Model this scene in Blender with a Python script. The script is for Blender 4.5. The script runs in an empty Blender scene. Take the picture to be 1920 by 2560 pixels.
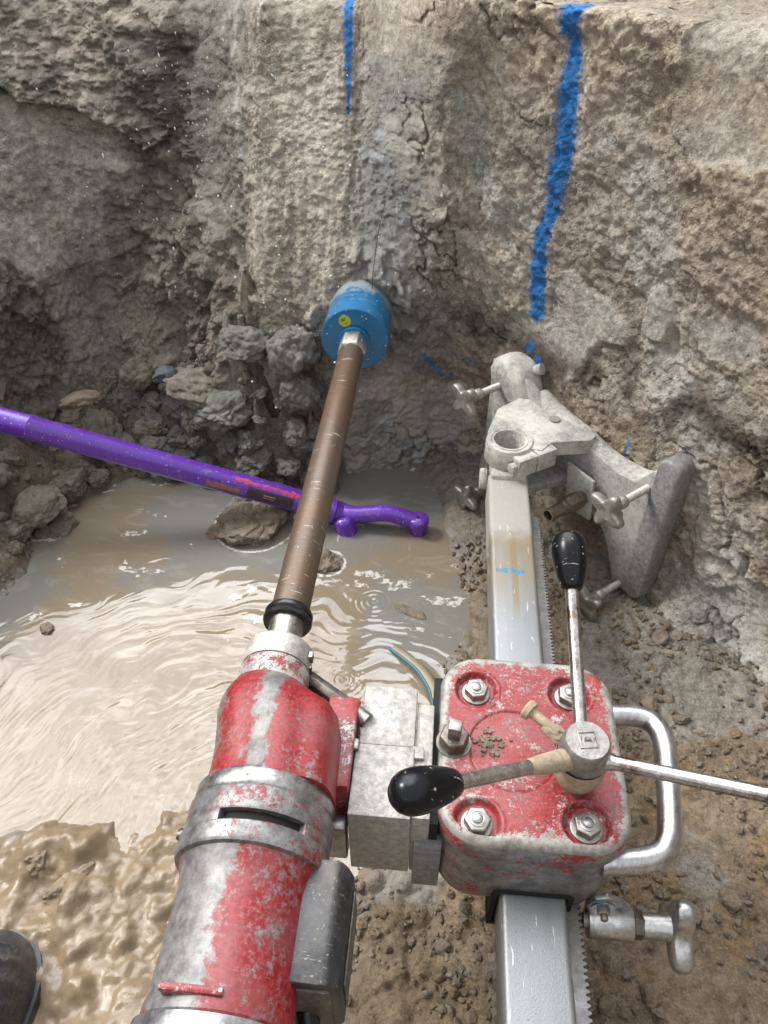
import bpy, bmesh, math, random
import numpy as np
from mathutils import Vector, Matrix
R = math.radians
random.seed(7)
S = bpy.context.scene
COL = S.collection

# ------------------------------------------------------------------ camera, sky, sun, exposure
PITCH = math.atan(.892); YAW = R(5); HC = 1.30; FPX = 1850.
cam = bpy.data.cameras.new("camera"); co = bpy.data.objects.new("camera", cam); COL.objects.link(co)
co.location = (0, 0, HC)
co.rotation_euler = (math.pi/2 - PITCH, 0, YAW)
cam.sensor_fit = 'VERTICAL'; cam.sensor_height = 36; cam.lens = 36*FPX/2560
cam.clip_start = .02; cam.clip_end = 500
S.camera = co
SUN_EL = R(45); SUN_AZ = R(-78)          # azimuth from +Y, clockwise
w = bpy.data.worlds.new("World"); S.world = w; w.use_nodes = True
nt = w.node_tree; nt.nodes.clear()
wo = nt.nodes.new('ShaderNodeOutputWorld'); bg = nt.nodes.new('ShaderNodeBackground')
sky = nt.nodes.new('ShaderNodeTexSky'); sky.sky_type = 'NISHITA'; sky.sun_disc = False
sky.sun_elevation = SUN_EL; sky.sun_rotation = SUN_AZ; sky.dust_density = 3; sky.air_density = 1
tc = nt.nodes.new('ShaderNodeTexCoord'); nz = nt.nodes.new('ShaderNodeTexNoise')
nz.inputs['Scale'].default_value = 4.5; nz.inputs['Detail'].default_value = 7; nz.inputs['Roughness'].default_value = .6
cr = nt.nodes.new('ShaderNodeValToRGB')
cr.color_ramp.elements[0].position = .3; cr.color_ramp.elements[0].color = (.75, .75, .75, 1)
cr.color_ramp.elements[1].position = .6; cr.color_ramp.elements[1].color = (1, 1, 1, 1)
cl = nt.nodes.new('ShaderNodeMix'); cl.data_type = 'RGBA'; cl.blend_type = 'MIX'
c2 = nt.nodes.new('ShaderNodeValToRGB'); nz2 = nt.nodes.new('ShaderNodeTexNoise'); nz2.inputs['Scale'].default_value = 7; nz2.inputs['Detail'].default_value = 5
nt.links.new(tc.outputs['Generated'], nz2.inputs['Vector']); nt.links.new(nz2.outputs['Fac'], c2.inputs['Fac'])
c2.color_ramp.elements[0].position = .38; c2.color_ramp.elements[0].color = (.44, .455, .49, 1); c2.color_ramp.elements[1].position = .60; c2.color_ramp.elements[1].color = (1, 1, 1, 1)
cm_ = nt.nodes.new('ShaderNodeVectorMath'); cm_.operation = 'SCALE'; cm_.inputs['Scale'].default_value = 15.5
nt.links.new(c2.outputs['Color'], cm_.inputs[0]); nt.links.new(cm_.outputs['Vector'], cl.inputs['B'])
nt.links.new(tc.outputs['Generated'], nz.inputs['Vector']); nt.links.new(nz.outputs['Fac'], cr.inputs['Fac'])
nt.links.new(cr.outputs['Color'], cl.inputs['Factor']); nt.links.new(sky.outputs['Color'], cl.inputs['A'])
# a thin, bright patch in the cloud
geo = nt.nodes.new('ShaderNodeVectorMath'); geo.operation = 'DOT_PRODUCT'; nt.links.new(tc.outputs['Generated'], geo.inputs[0])
geo.inputs[1].default_value = (math.sin(R(-20))*math.cos(R(54)), math.cos(R(-20))*math.cos(R(54)), math.sin(R(54)))   # the thinnest cloud, over the far end of the trench
mr = nt.nodes.new('ShaderNodeMapRange'); mr.interpolation_type = 'SMOOTHERSTEP'; mr.inputs['From Min'].default_value = .80; mr.inputs['From Max'].default_value = .98
mr.inputs['To Min'].default_value = .75; mr.inputs['To Max'].default_value = 4.6; nt.links.new(geo.outputs['Value'], mr.inputs['Value'])
gm = nt.nodes.new('ShaderNodeVectorMath'); gm.operation = 'SCALE'; nt.links.new(cl.outputs['Result'], gm.inputs[0]); nt.links.new(mr.outputs['Result'], gm.inputs['Scale'])
nt.links.new(gm.outputs['Vector'], bg.inputs['Color']); bg.inputs['Strength'].default_value = .13
nt.links.new(bg.outputs[0], wo.inputs[0])
sl = bpy.data.lights.new("sun", 'SUN'); so = bpy.data.objects.new("sun", sl); COL.objects.link(so)
sl.energy = 3.0; sl.angle = R(14); sl.color = (1, .96, .9)
sd = Vector((math.sin(SUN_AZ)*math.cos(SUN_EL), math.cos(SUN_AZ)*math.cos(SUN_EL), math.sin(SUN_EL)))
so.rotation_euler = sd.to_track_quat('Z', 'Y').to_euler(); so.location = sd*6
S.view_settings.view_transform = 'Standard'; S.view_settings.look = 'None'
S.view_settings.exposure = .0; S.view_settings.gamma = 1
S.render.engine = 'CYCLES'
S.cycles.max_bounces = 6

WZ = .20                                  # water level

# ------------------------------------------------------------------ pixel ray -> point on a level / plane (layout only)
def ray(px, py):
    r = (px-960)/FPX; u = (1280-py)/FPX
    fh = math.cos(PITCH)+u*math.sin(PITCH); z = -math.sin(PITCH)+u*math.cos(PITCH)
    return Vector((r*math.cos(YAW)-fh*math.sin(YAW), r*math.sin(YAW)+fh*math.cos(YAW), z))
def at(px, py, z):
    d = ray(px, py); return Vector((0, 0, HC)) + d*((z-HC)/d.z)
def aty(px, py, y):
    d = ray(px, py); return Vector((0, 0, HC)) + d*(y/d.y)
NX, NY = math.sin(R(50)), math.cos(R(50))
def atw(px, py, c=.965):                  # on the right-hand wall plane -> (t, z)
    d = ray(px, py); p = Vector((0, 0, HC)) + d*(c/(d.x*NX+d.y*NY))
    return ((p.x-.24)*NY-(p.y-1.14)*NX, p.z)
def W(t, k, z): return Vector((.24+NY*t+NX*k, 1.14-NX*t+NY*k, z))

# ------------------------------------------------------------------ noise in numpy
def _h(ix, iy, iz, seed):
    n = (ix.astype(np.int64)*374761393 + iy.astype(np.int64)*668265263 + iz.astype(np.int64)*2147483647*0 + iz.astype(np.int64)*1274126177 + seed*982451653) & 0xffffffff
    n = ((n ^ (n >> 13))*1274126177) & 0xffffffff
    n = ((n ^ (n >> 16))*2246822519) & 0xffffffff
    n = n ^ (n >> 15)
    return n.astype(np.float64)/4294967295.
def vnoise(p, seed=0):
    i = np.floor(p); f = p-i; i = i.astype(np.int64); f = f*f*f*(f*(f*6-15)+10)
    r = 0
    for dx in (0, 1):
        for dy in (0, 1):
            for dz in (0, 1):
                wgt = (f[:, 0] if dx else 1-f[:, 0])*(f[:, 1] if dy else 1-f[:, 1])*(f[:, 2] if dz else 1-f[:, 2])
                r = r + wgt*_h(i[:, 0]+dx, i[:, 1]+dy, i[:, 2]+dz, seed)
    return r*2-1
def fbm(p, sc, octv=4, gain=.5, seed=0):
    a = 1.; s = 0; t = 0; q = np.asarray(p)*sc
    for o in range(octv):
        s = s+a*vnoise(q+o*17.3, seed+o); t += a; a *= gain; q = q*2.03
    return s/t*1.6
def worley(p, sc, seed=0):
    q = np.asarray(p)*sc; i = np.floor(q).astype(np.int64)
    f1 = np.full(len(q), 9.); f2 = np.full(len(q), 9.); idv = np.zeros(len(q))
    for dx in (-1, 0, 1):
        for dy in (-1, 0, 1):
            for dz in (-1, 0, 1):
                c = i+np.array([dx, dy, dz])
                h1 = _h(c[:, 0], c[:, 1], c[:, 2], seed); h2 = _h(c[:, 0], c[:, 1], c[:, 2], seed+1); h3 = _h(c[:, 0], c[:, 1], c[:, 2], seed+2)
                d = np.sqrt((c[:, 0]+h1-q[:, 0])**2+(c[:, 1]+h2-q[:, 1])**2+(c[:, 2]+h3-q[:, 2])**2)
                m = d < f1
                f2 = np.where(m, f1, np.minimum(f2, d)); idv = np.where(m, h1*.5+h2*.5, idv); f1 = np.where(m, d, f1)
    return f1, f2, idv
def ss(a, b, x): t = np.clip((x-a)/(b-a), 0, 1); return t*t*(3-2*t)
def lerp(a, b, t): return a+(b-a)*t

# ------------------------------------------------------------------ materials
class Mat:
    def __init__(s, name):
        s.m = bpy.data.materials.new(name); s.m.use_nodes = True; s.t = s.m.node_tree
        s.b = s.t.nodes['Principled BSDF']; s.n = s.t.nodes; s.c = s.n.new('ShaderNodeTexCoord').outputs['Object']
    def L(s, a, b): s.t.links.new(a, b)
    def _in(s, sock, v):
        if isinstance(v, bpy.types.NodeSocket): s.L(v, sock)
        elif isinstance(v, tuple) and len(v) == 3 and sock.type == 'RGBA': sock.default_value = (*v, 1)
        else: sock.default_value = v
    def mapv(s, scale=(1, 1, 1), loc=(0, 0, 0), rot=(0, 0, 0), vec=None):
        n = s.n.new('ShaderNodeMapping'); n.inputs['Scale'].default_value = scale; n.inputs['Location'].default_value = loc; n.inputs['Rotation'].default_value = rot
        s.L(vec or s.c, n.inputs['Vector']); return n.outputs[0]
    def noise(s, sc, det=4, ro=.5, vec=None, dist=0.):
        n = s.n.new('ShaderNodeTexNoise'); n.inputs['Scale'].default_value = sc; n.inputs['Detail'].default_value = det
        n.inputs['Roughness'].default_value = ro; n.inputs['Distortion'].default_value = dist
        s.L(vec or s.c, n.inputs['Vector']); return n.outputs['Fac']
    def vor(s, sc, feat='F1', vec=None, out='Distance'):
        n = s.n.new('ShaderNodeTexVoronoi'); n.feature = feat; n.inputs['Scale'].default_value = sc; s.L(vec or s.c, n.inputs['Vector']); return n.outputs[out]
    def math(s, op, a, b=0., c=None):
        n = s.n.new('ShaderNodeMath'); n.operation = op; s._in(n.inputs[0], a); s._in(n.inputs[1], b)
        if c is not None: s._in(n.inputs[2], c)
        return n.outputs[0]
    def ramp(s, f, lo, hi, a=0., b=1.):
        n = s.n.new('ShaderNodeMapRange'); n.interpolation_type = 'SMOOTHSTEP'
        s._in(n.inputs['Value'], f); n.inputs['From Min'].default_value = lo; n.inputs['From Max'].default_value = hi
        n.inputs['To Min'].default_value = a; n.inputs['To Max'].default_value = b; return n.outputs['Result']
    def mix(s, f, a, b, mode='MIX'):
        n = s.n.new('ShaderNodeMix'); n.data_type = 'RGBA'; n.blend_type = mode
        s._in(n.inputs['Factor'], f); s._in(n.inputs['A'], a); s._in(n.inputs['B'], b); return n.outputs['Result']
    def attr(s, name):
        n = s.n.new('ShaderNodeAttribute'); n.attribute_name = name; return n.outputs
    def sep(s, v=None):
        n = s.n.new('ShaderNodeSeparateXYZ'); s.L(v or s.c, n.inputs[0]); return n.outputs
    def bump(s, h, st=.5, dist=.002, nrm=None):
        n = s.n.new('ShaderNodeBump'); n.inputs['Strength'].default_value = st; n.inputs['Distance'].default_value = dist
        s._in(n.inputs['Height'], h)
        if nrm: s.L(nrm, n.inputs['Normal'])
        return n.outputs[0]
    def out(s, col=None, rough=None, metal=None, nrm=None, **k):
        if col is not None: s._in(s.b.inputs['Base Color'], col)
        if rough is not None: s._in(s.b.inputs['Roughness'], rough)
        if metal is not None: s._in(s.b.inputs['Metallic'], metal)
        if nrm is not None: s.L(nrm, s.b.inputs['Normal'])
        for a, v in k.items(): s._in(s.b.inputs[a.replace('_', ' ')], v)
        return s.m

DUST = (.42, .37, .30)
def worn(name, paint, bare, amount=.5, scale=14, prough=.35, brough=.38, bmetal=.85, dust=.3, dustcol=DUST, streaks=None, fine=1., edge=None, soft=.022, along=1.):
    """paint worn through to bare cast metal, with scratches and dried dust"""
    M = Mat(name)
    wv = M.mapv((1, along, 1))
    n1 = M.noise(scale, 8, .68, wv); n2 = M.noise(scale*6, 6, .7); n3 = M.noise(scale*2.1, 3, .5, M.mapv(loc=(3, 7, 1)))
    n4 = M.noise(scale*16, 4, .75)
    f = M.math('ADD', M.math('MULTIPLY', n1, .38), M.math('ADD', M.math('MULTIPLY', n2, .32), M.math('ADD', M.math('MULTIPLY', n3, .12), M.math('MULTIPLY', n4, .18))))
    if edge:
        X, Y, Z = M.sep()
        ex = M.math('DIVIDE', M.math('ABSOLUTE', M.math('SUBTRACT', X, edge[0])), edge[2]); ey = M.math('DIVIDE', M.math('ABSOLUTE', M.math('SUBTRACT', Y, edge[1])), edge[3])
        ed = M.math('POWER', M.math('ADD', M.math('POWER', ex, 8.), M.math('POWER', ey, 8.)), .125)
        f = M.math('ADD', f, M.ramp(ed, .84, 1.02, 0, .20))
    if streaks:
        x = M.sep()[0]
        for (cx, wd, am) in streaks:
            d = M.math('ABSOLUTE', M.math('SUBTRACT', M.math('ADD', x, M.math('MULTIPLY', M.math('SUBTRACT', n3, .5), .03)), cx))
            f = M.math('ADD', f, M.ramp(d, 0, wd, am, 0.))
    th = .5+.16*(1-2*amount)
    mask = M.ramp(f, th-soft, th+soft)
    sc = M.noise(95, 3, .6, M.mapv((1, 9, 1), rot=(.3, .4, .6))); sc2 = M.noise(110, 3, .6, M.mapv((9, 1, 2), rot=(.5, .1, -.5)))
    scr = M.math('MAXIMUM', M.ramp(sc, .66, .70), M.ramp(sc2, .67, .71))
    mask = M.math('MAXIMUM', mask, M.math('MULTIPLY', scr, .8*fine))
    pc = M.mix(M.ramp(M.noise(240, 5, .75), .35, .65), tuple(c*.62 for c in paint), tuple(min(1, c*1.2+.012) for c in paint)); pc = M.mix(M.ramp(M.noise(24, 6, .7), .42, .62, 0, .45), pc, tuple(c*.5+.06 for c in paint))
    bc = M.mix(M.ramp(M.noise(60, 9, .8), .34, .66), tuple(c*.50 for c in bare), tuple(min(1, c*1.25) for c in bare))
    col = M.mix(mask, pc, bc)
    dm = M.math('MULTIPLY', M.ramp(M.noise(9, 8, .7, M.mapv(loc=(5, 5, 5))), .5, .72), dust)
    dm = M.math('MAXIMUM', dm, M.math('MULTIPLY', M.ramp(M.noise(260, 2, .5), .66, .70), min(1, dust*1.6)))
    col = M.mix(dm, col, dustcol)
    met = M.math('MULTIPLY', M.math('MULTIPLY', mask, bmetal), M.math('SUBTRACT', 1., dm))
    ro = M.math('ADD', M.math('ADD', M.math('MULTIPLY', mask, brough-prough), prough), M.math('ADD', M.math('MULTIPLY', dm, .35), M.math('MULTIPLY', M.math('SUBTRACT', M.noise(120, 4, .7), .5), .25)))
    h = M.math('SUBTRACT', M.math('MULTIPLY', M.noise(400, 4, .6), .25), M.math('ADD', M.math('MULTIPLY', mask, .5), M.math('MULTIPLY', scr, .3)))
    return M.out(col, ro, met, M.bump(h, .35, .0012))

def metalmat(name, base, rough=.3, dust=.25, dustcol=DUST, metal=1., rust=0., stretch=(1, 1, 1), bump=.2, scratch=.5, var=.35):
    M = Mat(name)
    v = M.mapv(stretch)
    n = M.noise(110, 7, .75, v)
    col = M.mix(M.ramp(n, .28, .72), tuple(c*(1-var) for c in base), tuple(min(1, c*(1+var)) for c in base)); fl = M.noise(420, 3, .7); col = M.mix(M.ramp(fl, .36, .28, 0, .4), col, tuple(c*.35 for c in base))
    sc = M.ramp(M.noise(45, 3, .6, M.mapv((1, 12, 1), rot=(.2, .3, .5))), .67, .71)
    col = M.mix(M.math('MULTIPLY', sc, scratch), col, tuple(min(1, c*1.7) for c in base))
    if rust: col = M.mix(M.ramp(M.noise(25, 6, .7, M.mapv(loc=(9, 1, 4))), .55-.2*rust, .7), col, (.16, .085, .04))
    dm = M.math('MULTIPLY', M.ramp(M.noise(14, 8, .75, M.mapv(loc=(2, 3, 5))), .38, .68), dust)
    dm = M.math('MAXIMUM', dm, M.math('MULTIPLY', M.ramp(M.noise(300, 2), .64, .69), min(1, dust*1.5)))
    col = M.mix(dm, col, dustcol)
    ro = M.math('ADD', M.math('ADD', rough, M.math('MULTIPLY', dm, .45)), M.math('MULTIPLY', M.math('SUBTRACT', M.noise(150, 4, .7, v), .5), .3))
    return M.out(col, ro, M.math('MULTIPLY', metal, M.math('SUBTRACT', 1., dm)), M.bump(M.noise(350, 5, .6), bump, .001))

RED = (.26, .008, .012)
M_red_cover = worn('red_cover_paint', (.27, .013, .018), (.34, .33, .30), .35, 44, .45, .6, .25, .12, edge=(-.011, -.157, .098, .113))
M_red_motor = worn('red_motor_paint', RED, (.21, .207, .203), .34, 20, .36, .48, .4, .07, soft=.05, along=.4, streaks=[(-.028, .040, .26)])
M_red_gear = worn('red_gear_paint', RED, (.215, .21, .20), .33, 22, .40, .50, .35, .12, soft=.045, along=.4, streaks=[(-.004, .015, .24), (-.068, .020, .26)])
M_red_plain = worn('red_flange_paint', RED, (.45, .43, .40), .38, 26, .36, .5, .6, .3)
M_dark_red = worn('red_collar_paint', (.30, .02, .02), (.38, .38, .37), .72, 16, .35, .32, .85, .12)
M_collar = worn('collar_metal', RED, (.25, .25, .25), .64, 15, .36, .38, .6, .06, soft=.045)
M_cap = worn('end_cap_metal', (.2, .02, .02), (.30, .30, .32), .85, 12, .33, .30, .8, .14)
M_body = worn('carriage_body_metal', (.30, .018, .022), (.30, .30, .30), .58, 12, .38, .40, .7, .1)
M_alu = metalmat('spacer_aluminium', (.37, .36, .34), .55, .4, (.38, .36, .30), .45, bump=1., scratch=1., var=.42)
M_dusty = metalmat('dusty_cast_aluminium', (.36, .35, .33), .8, .95, (.64, .62, .57), .3, bump=1., var=.45)
M_pad = metalmat('foot_pad_cast', (.25, .25, .245), .55, .42, (.30, .29, .275), .4, bump=1., var=.5)
M_web = metalmat('foot_web_cast', (.36, .355, .34), .6, .75, (.50, .48, .45), .3, bump=1., var=.4)
M_chrome = metalmat('chrome_steel', (.50, .48, .46), .2, .15, (.35, .27, .19), 1., .08, bump=.2, var=.3)
M_steel = metalmat('handle_steel', (.50, .50, .51), .3, .10, bump=.25, stretch=(1, .3, 1))
M_bolt = metalmat('bolt_steel', (.27, .265, .25), .38, .35, bump=.3)
M_darkbolt = metalmat('dark_bolt_steel', (.12, .105, .095), .4, .3, bump=.3)
M_thread = metalmat('thread_steel', (.42, .41, .38), .45, .6, (.50, .48, .44), .6)
M_knobmetal = metalmat('star_knob_metal', (.34, .33, .30), .33, .28, (.45, .42, .37), .8, bump=.6)
M_knobclean = metalmat('clean_knob_metal', (.46, .46, .45), .32, .15, bump=.3)
M_brown = metalmat('anchor_brown_steel', (.16, .125, .095), .4, .35, (.32, .27, .21), .7, .3)
M_rack = metalmat('rack_steel', (.20, .20, .20), .45, .4, (.33, .29, .24), .8)
M_mudcap = metalmat('mud_coated', (.34, .275, .195), .6, .6, (.30, .24, .17), .0, bump=.8)

def m_rail():
    M = Mat('rail_aluminium'); x, y, z = M.sep()
    v = M.mapv((1, .06, 1))
    n = M.noise(90, 5, .6, v)
    col = M.mix(n, (.20, .21, .22), (.29, .30, .31))
    far = M.ramp(y, .10, .24)      # end near the foot is stained, then caked with dust
    stain = M.math('MULTIPLY', M.ramp(M.noise(11, 6, .6, M.mapv((2.2, .6, 1), loc=(1, 4, 0))), .30, .52), far)
    col = M.mix(M.math('MULTIPLY', stain, .75), col, (.24, .185, .095))
    drip = M.math('MULTIPLY', M.ramp(M.math('ABSOLUTE', M.math('SUBTRACT', x, .001)), .003, .007, 1., 0.), M.ramp(y, .10, .16))
    col = M.mix(M.math('MULTIPLY', drip, .7), col, (.22, .165, .08))
    yy = M.math('ADD', y, M.math('MULTIPLY', M.math('SUBTRACT', M.noise(30, 6, .7), .5), .09))
    cake = M.ramp(yy, .265, .315)
    col = M.mix(M.math('MULTIPLY', cake, M.ramp(M.noise(160, 6, .75), .3, .5, .7, 1.)), col, (.33, .315, .29))
    scr = M.ramp(M.noise(40, 3, .6, M.mapv((6, .6, 1), rot=(0, 0, .35))), .665, .69)
    col = M.mix(M.math('MULTIPLY', scr, .5), col, (.8, .8, .8))
    dk = M.ramp(M.noise(300, 2), .70, .73); col = M.mix(dk, col, (.12, .12, .12))
    met = M.math('MULTIPLY', .6, M.math('SUBTRACT', 1., M.math('MAXIMUM', cake, M.math('MULTIPLY', stain, .7))))
    ro = M.math('ADD', M.math('ADD', .36, M.math('MULTIPLY', n, .16)), M.math('MULTIPLY', cake, .35))
    return M.out(col, ro, met, M.bump(M.math('ADD', M.noise(500, 3), M.math('MULTIPLY', cake, 1.2)), .3, .001))
M_rail = m_rail()

def m_knob():
    M = Mat('black_knob_plastic')
    n = M.noise(160, 3, .6); n2 = M.noise(38, 4, .6)
    ch = M.math('MAXIMUM', M.ramp(n, .665, .69), M.ramp(n2, .72, .735))
    sc = M.ramp(M.noise(30, 2, .5, M.mapv((1, 14, 3), rot=(.6, .3, .8))), .70, .715)
    col = M.mix(ch, (.004, .0045, .006), (.42, .33, .25)); col = M.mix(M.math('MULTIPLY', sc, .6), col, (.35, .33, .3))
    return M.out(col, M.math('ADD', .10, M.math('MULTIPLY', n2, .3)), 0., M.bump(M.math('MULTIPLY', ch, -1.), .3, .001), Specular_IOR_Level=.3)
M_knob = m_knob()

def m_rod():
    M = Mat('brown_rod_steel')
    v = M.mapv((3, 30, 3)); n = M.noise(8, 6, .7, v); b = M.noise(3.5, 4, .6, M.mapv((2, 4, 2)))
    col = M.mix(n, (.050, .032, .022), (.17, .12, .085)); col = M.mix(M.ramp(b, .45, .7, 0, .5), col, (.15, .08, .04))
    ln = M.ramp(M.noise(40, 2, .5, M.mapv((.6, 5, .6), rot=(0, .0, .35))), .68, .70); col = M.mix(M.math('MULTIPLY', ln, .6), col, (.5, .42, .34))
    sp = M.ramp(M.noise(330, 2), .70, .73); col = M.mix(sp, col, (.45, .4, .34))
    return M.out(col, M.math('ADD', .26, M.math('MULTIPLY', n, .25)), .3, M.bump(n, .25, .001))
M_rod = m_rod()

def m_bit():
    M = Mat('blue_bit_paint')
    v = M.mapv((2, 26, 2)); n = M.noise(6, 6, .7, v); b = M.noise(18, 5, .6)
    col = M.mix(b, (.003, .095, .24), (.010, .17, .36))
    col = M.mix(M.ramp(n, .55, .72, 0, .75), col, (.16, .28, .30)); col = M.mix(M.ramp(M.noise(22, 5, .6, M.mapv(loc=(4, 1, 8))), .63, .72, 0, .7), col, (.22, .19, .13))
    col = M.mix(M.ramp(M.noise(200, 2), .70, .73), col, (.55, .58, .58))
    yb = M.math('ADD', M.sep()[1], M.math('MULTIPLY', M.math('SUBTRACT', M.noise(45, 6, .75), .5), .14))
    col = M.mix(M.ramp(yb, 1.04, 1.075, 0, .85), col, (.30, .34, .345))
    return M.out(col, .3, 0., M.bump(n, .3, .001), Coat_Weight=.4, Coat_Roughness=.15)
M_bit = m_bit()

def m_simple(name, col, rough=.5, metal=0., sc=40, var=.2, bump=.3, spots=None, **k):
    M = Mat(name); n = M.noise(sc, 5, .6)
    c = M.mix(n, tuple(x*(1-var) for x in col), tuple(min(1, x*(1+var)) for x in col))
    if spots: c = M.mix(M.ramp(M.noise(sc*2.5, 5, .7, M.mapv(loc=(7, 2, 3))), spots[1], spots[1]+.04), c, spots[0])
    return M.out(c, rough, metal, M.bump(M.noise(sc*6, 4), bump, .001), **k)
M_rubber = m_simple('black_rubber', (.012, .012, .013), .22, 0, 60, .3, .1)
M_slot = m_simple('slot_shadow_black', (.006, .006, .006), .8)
M_box = worn('switch_box_plastic', (.024, .026, .030), (.30, .28, .24), .13, 16, .38, .6, .1, .3)
M_boxside = worn('switch_box_plate', (.085, .078, .066), (.22, .2, .17), .3, 24, .5, .6, .1, .5)
M_orange = m_simple('orange_plastic', (.75, .09, .02), .4)
M_yellow = m_simple('yellow_sticker', (.42, .46, .03), .4)
M_ink = m_simple('dark_ink', (.03, .04, .02), .5)
M_bluemark = m_simple('blue_marker', (.03, .22, .38), .5, 0, 300, .5)
M_hose = m_simple('hose_rubber', (.24, .20, .13), .45, 0, 14, .5, .4, ((.55, .38, .02), .55))
M_hoseblue = m_simple('hose_blue_stripe', (.03, .12, .17), .4)

def m_purple():
    M = Mat('purple_paint')
    n = M.noise(12, 5, .6)
    col = M.mix(n, (.085, .018, .30), (.14, .035, .44))
    col = M.mix(M.ramp(M.noise(22, 7, .7, M.mapv((.6, 1, 1), loc=(3, 3, 3))), .64, .68), col, (.22, .16, .09))
    col = M.mix(M.ramp(M.noise(240, 2), .68, .72), col, (.55, .45, .75)); col = M.mix(M.ramp(M.noise(40, 8, .8, M.mapv(loc=(1, 6, 2))), .58, .66, 0, .8), col, (.26, .21, .15))
    return M.out(col, M.math('ADD', .28, M.math('MULTIPLY', n, .15)), 0., M.bump(M.noise(60, 5, .6), .5, .0015), Coat_Weight=.5, Coat_Roughness=.1)
M_purple = m_purple()
M_redtape = m_simple('red_scrape', (.50, .05, .045), .4, 0, 60, .3, .3, ((.13, .03, .38), .50))
M_label = m_simple('dark_label', (.035, .022, .030), .4, 0, 90, .5, .3, ((.10, .03, .16), .60))
M_pinkprint = m_simple('label_print', (.42, .25, .20), .5)

def m_earth(name, wetattr=True, bumps=((48, 1., .012), (140, 1., .0055), (430, 1., .0026)), paint=False):
    M = Mat(name)
    a = M.attr('Col')['Color']; g = M.attr('wet')['Fac']
    v = M.mapv()
    n1 = M.noise(75, 9, .78); n2 = M.noise(300, 5, .72)
    wf = M.math('MINIMUM', M.math('MAXIMUM', M.math('SUBTRACT', 1.25, g), .22), 1.)
    m1 = M.mix(M.ramp(n1, .36, .64), M.mix(1., a, (.66, .64, .61), 'MULTIPLY'), M.mix(1., a, (1.25, 1.24, 1.21), 'MULTIPLY'))
    m1 = M.mix(M.ramp(n2, .56, .68, 0, .65), m1, M.mix(1., a, (1.75, 1.7, 1.6), 'MULTIPLY'))
    m1 = M.mix(M.ramp(n2, .43, .30, 0, .75), m1, M.mix(1., a, (.38, .35, .33), 'MULTIPLY'))
    col = M.mix(wf, a, m1)
    if paint:
        pm = M.attr('paint')['Fac']
        f = M.math('ADD', pm, M.math('MULTIPLY', M.math('SUBTRACT', M.noise(130, 7, .8), .5), 2.6))
        k = M.ramp(f, .35, .80)
        col = M.mix(M.math('MULTIPLY', k, M.ramp(M.noise(70, 7, .8), .30, .45, .45, .97)), col, M.mix(M.ramp(M.noise(150, 7, .8), .34, .60), (.006, .12, .42), (.03, .30, .82)))
        halo = M.ramp(M.math('ADD', pm, M.math('MULTIPLY', M.math('SUBTRACT', M.noise(260, 4, .7), .5), .9)), .1, .7, 0, .5)
        col = M.mix(halo, col, (.03, .22, .60))
    col = M.mix(M.math('MULTIPLY', g, .22), col, M.mix(1., col, (.5, .48, .46), 'MULTIPLY'))
    ro = M.math('SUBTRACT', .92, M.math('MULTIPLY', g, .62))
    nr = None
    md = M.ramp(M.noise(9, 4, .6, M.mapv(loc=(2, 8, 5))), .40, .62, .12, 1.)
    dry = M.math('MAXIMUM', M.math('SUBTRACT', 1., M.math('MULTIPLY', g, .72)), .14)
    for (sc, st, di) in bumps:
        cr = M.math('SUBTRACT', M.noise(sc, 7, .72), M.math('MULTIPLY', M.math('POWER', M.vor(sc*.8, vec=M.mapv(rot=(.3, .2, .4))), 2.), M.math('MULTIPLY', md, .75)))
        nr = M.bump(M.math('MULTIPLY', cr, M.math('MULTIPLY', dry, M.math('ADD', M.math('MULTIPLY', md, .6), .75))), st, di, nr)
    return M.out(col, ro, 0., nr)
M_wall = m_earth('trench_wall_earth', paint=True)
M_ground = m_earth('muddy_ground_earth', bumps=((60, .9, .008), (190, .9, .0035), (520, .6, .001)))
def m_clod(name, c1, c2, wet):
    M = Mat(name); M.c = M.n.new('ShaderNodeNewGeometry').outputs['Position']
    rnd = M.n.new('ShaderNodeObjectInfo').outputs['Random']
    col = M.mix(M.ramp(M.noise(35, 8, .72), .34, .66), c1, c2)
    col = M.mix(M.math('MULTIPLY', rnd, .4), col, tuple((a+b)*.42 for a, b in zip(c1, c2)))
    n2 = M.noise(300, 5, .7)
    col = M.mix(M.ramp(n2, .56, .68, 0, .6), col, tuple(c*1.5 for c in c2)); col = M.mix(M.ramp(n2, .44, .32, 0, .65), col, tuple(c*.45 for c in c1))
    cr = M.math('SUBTRACT', M.noise(70, 7, .72), M.math('MULTIPLY', M.math('POWER', M.vor(60), 2.), .5))
    nr = M.bump(cr, .9, .006); nr = M.bump(M.noise(230, 6, .72), .9, .0022, nr)
    return M.out(col, .9-.55*wet, 0., nr)
M_clod = m_clod('grey_brown_clay', (.13, .108, .084), (.26, .225, .18), .2)
M_clodgrey = m_clod('grey_clay', (.118, .110, .096), (.205, .197, .178), .35)
M_clodtan = m_clod('tan_mud', (.17, .135, .095), (.27, .22, .165), .3)
M_slurryclod = m_clod('wet_tan_mud', (.24, .185, .12), (.33, .26, .175), .8)
M_slate = m_clod('blue_grey_stone', (.055, .07, .085), (.10, .12, .14), .7)
M_stone = m_clod('dry_stone', (.17, .125, .075), (.30, .25, .18), .0)
M_clodbrown = m_clod('brown_soil', (.15, .108, .065), (.25, .195, .13), .0)

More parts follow.
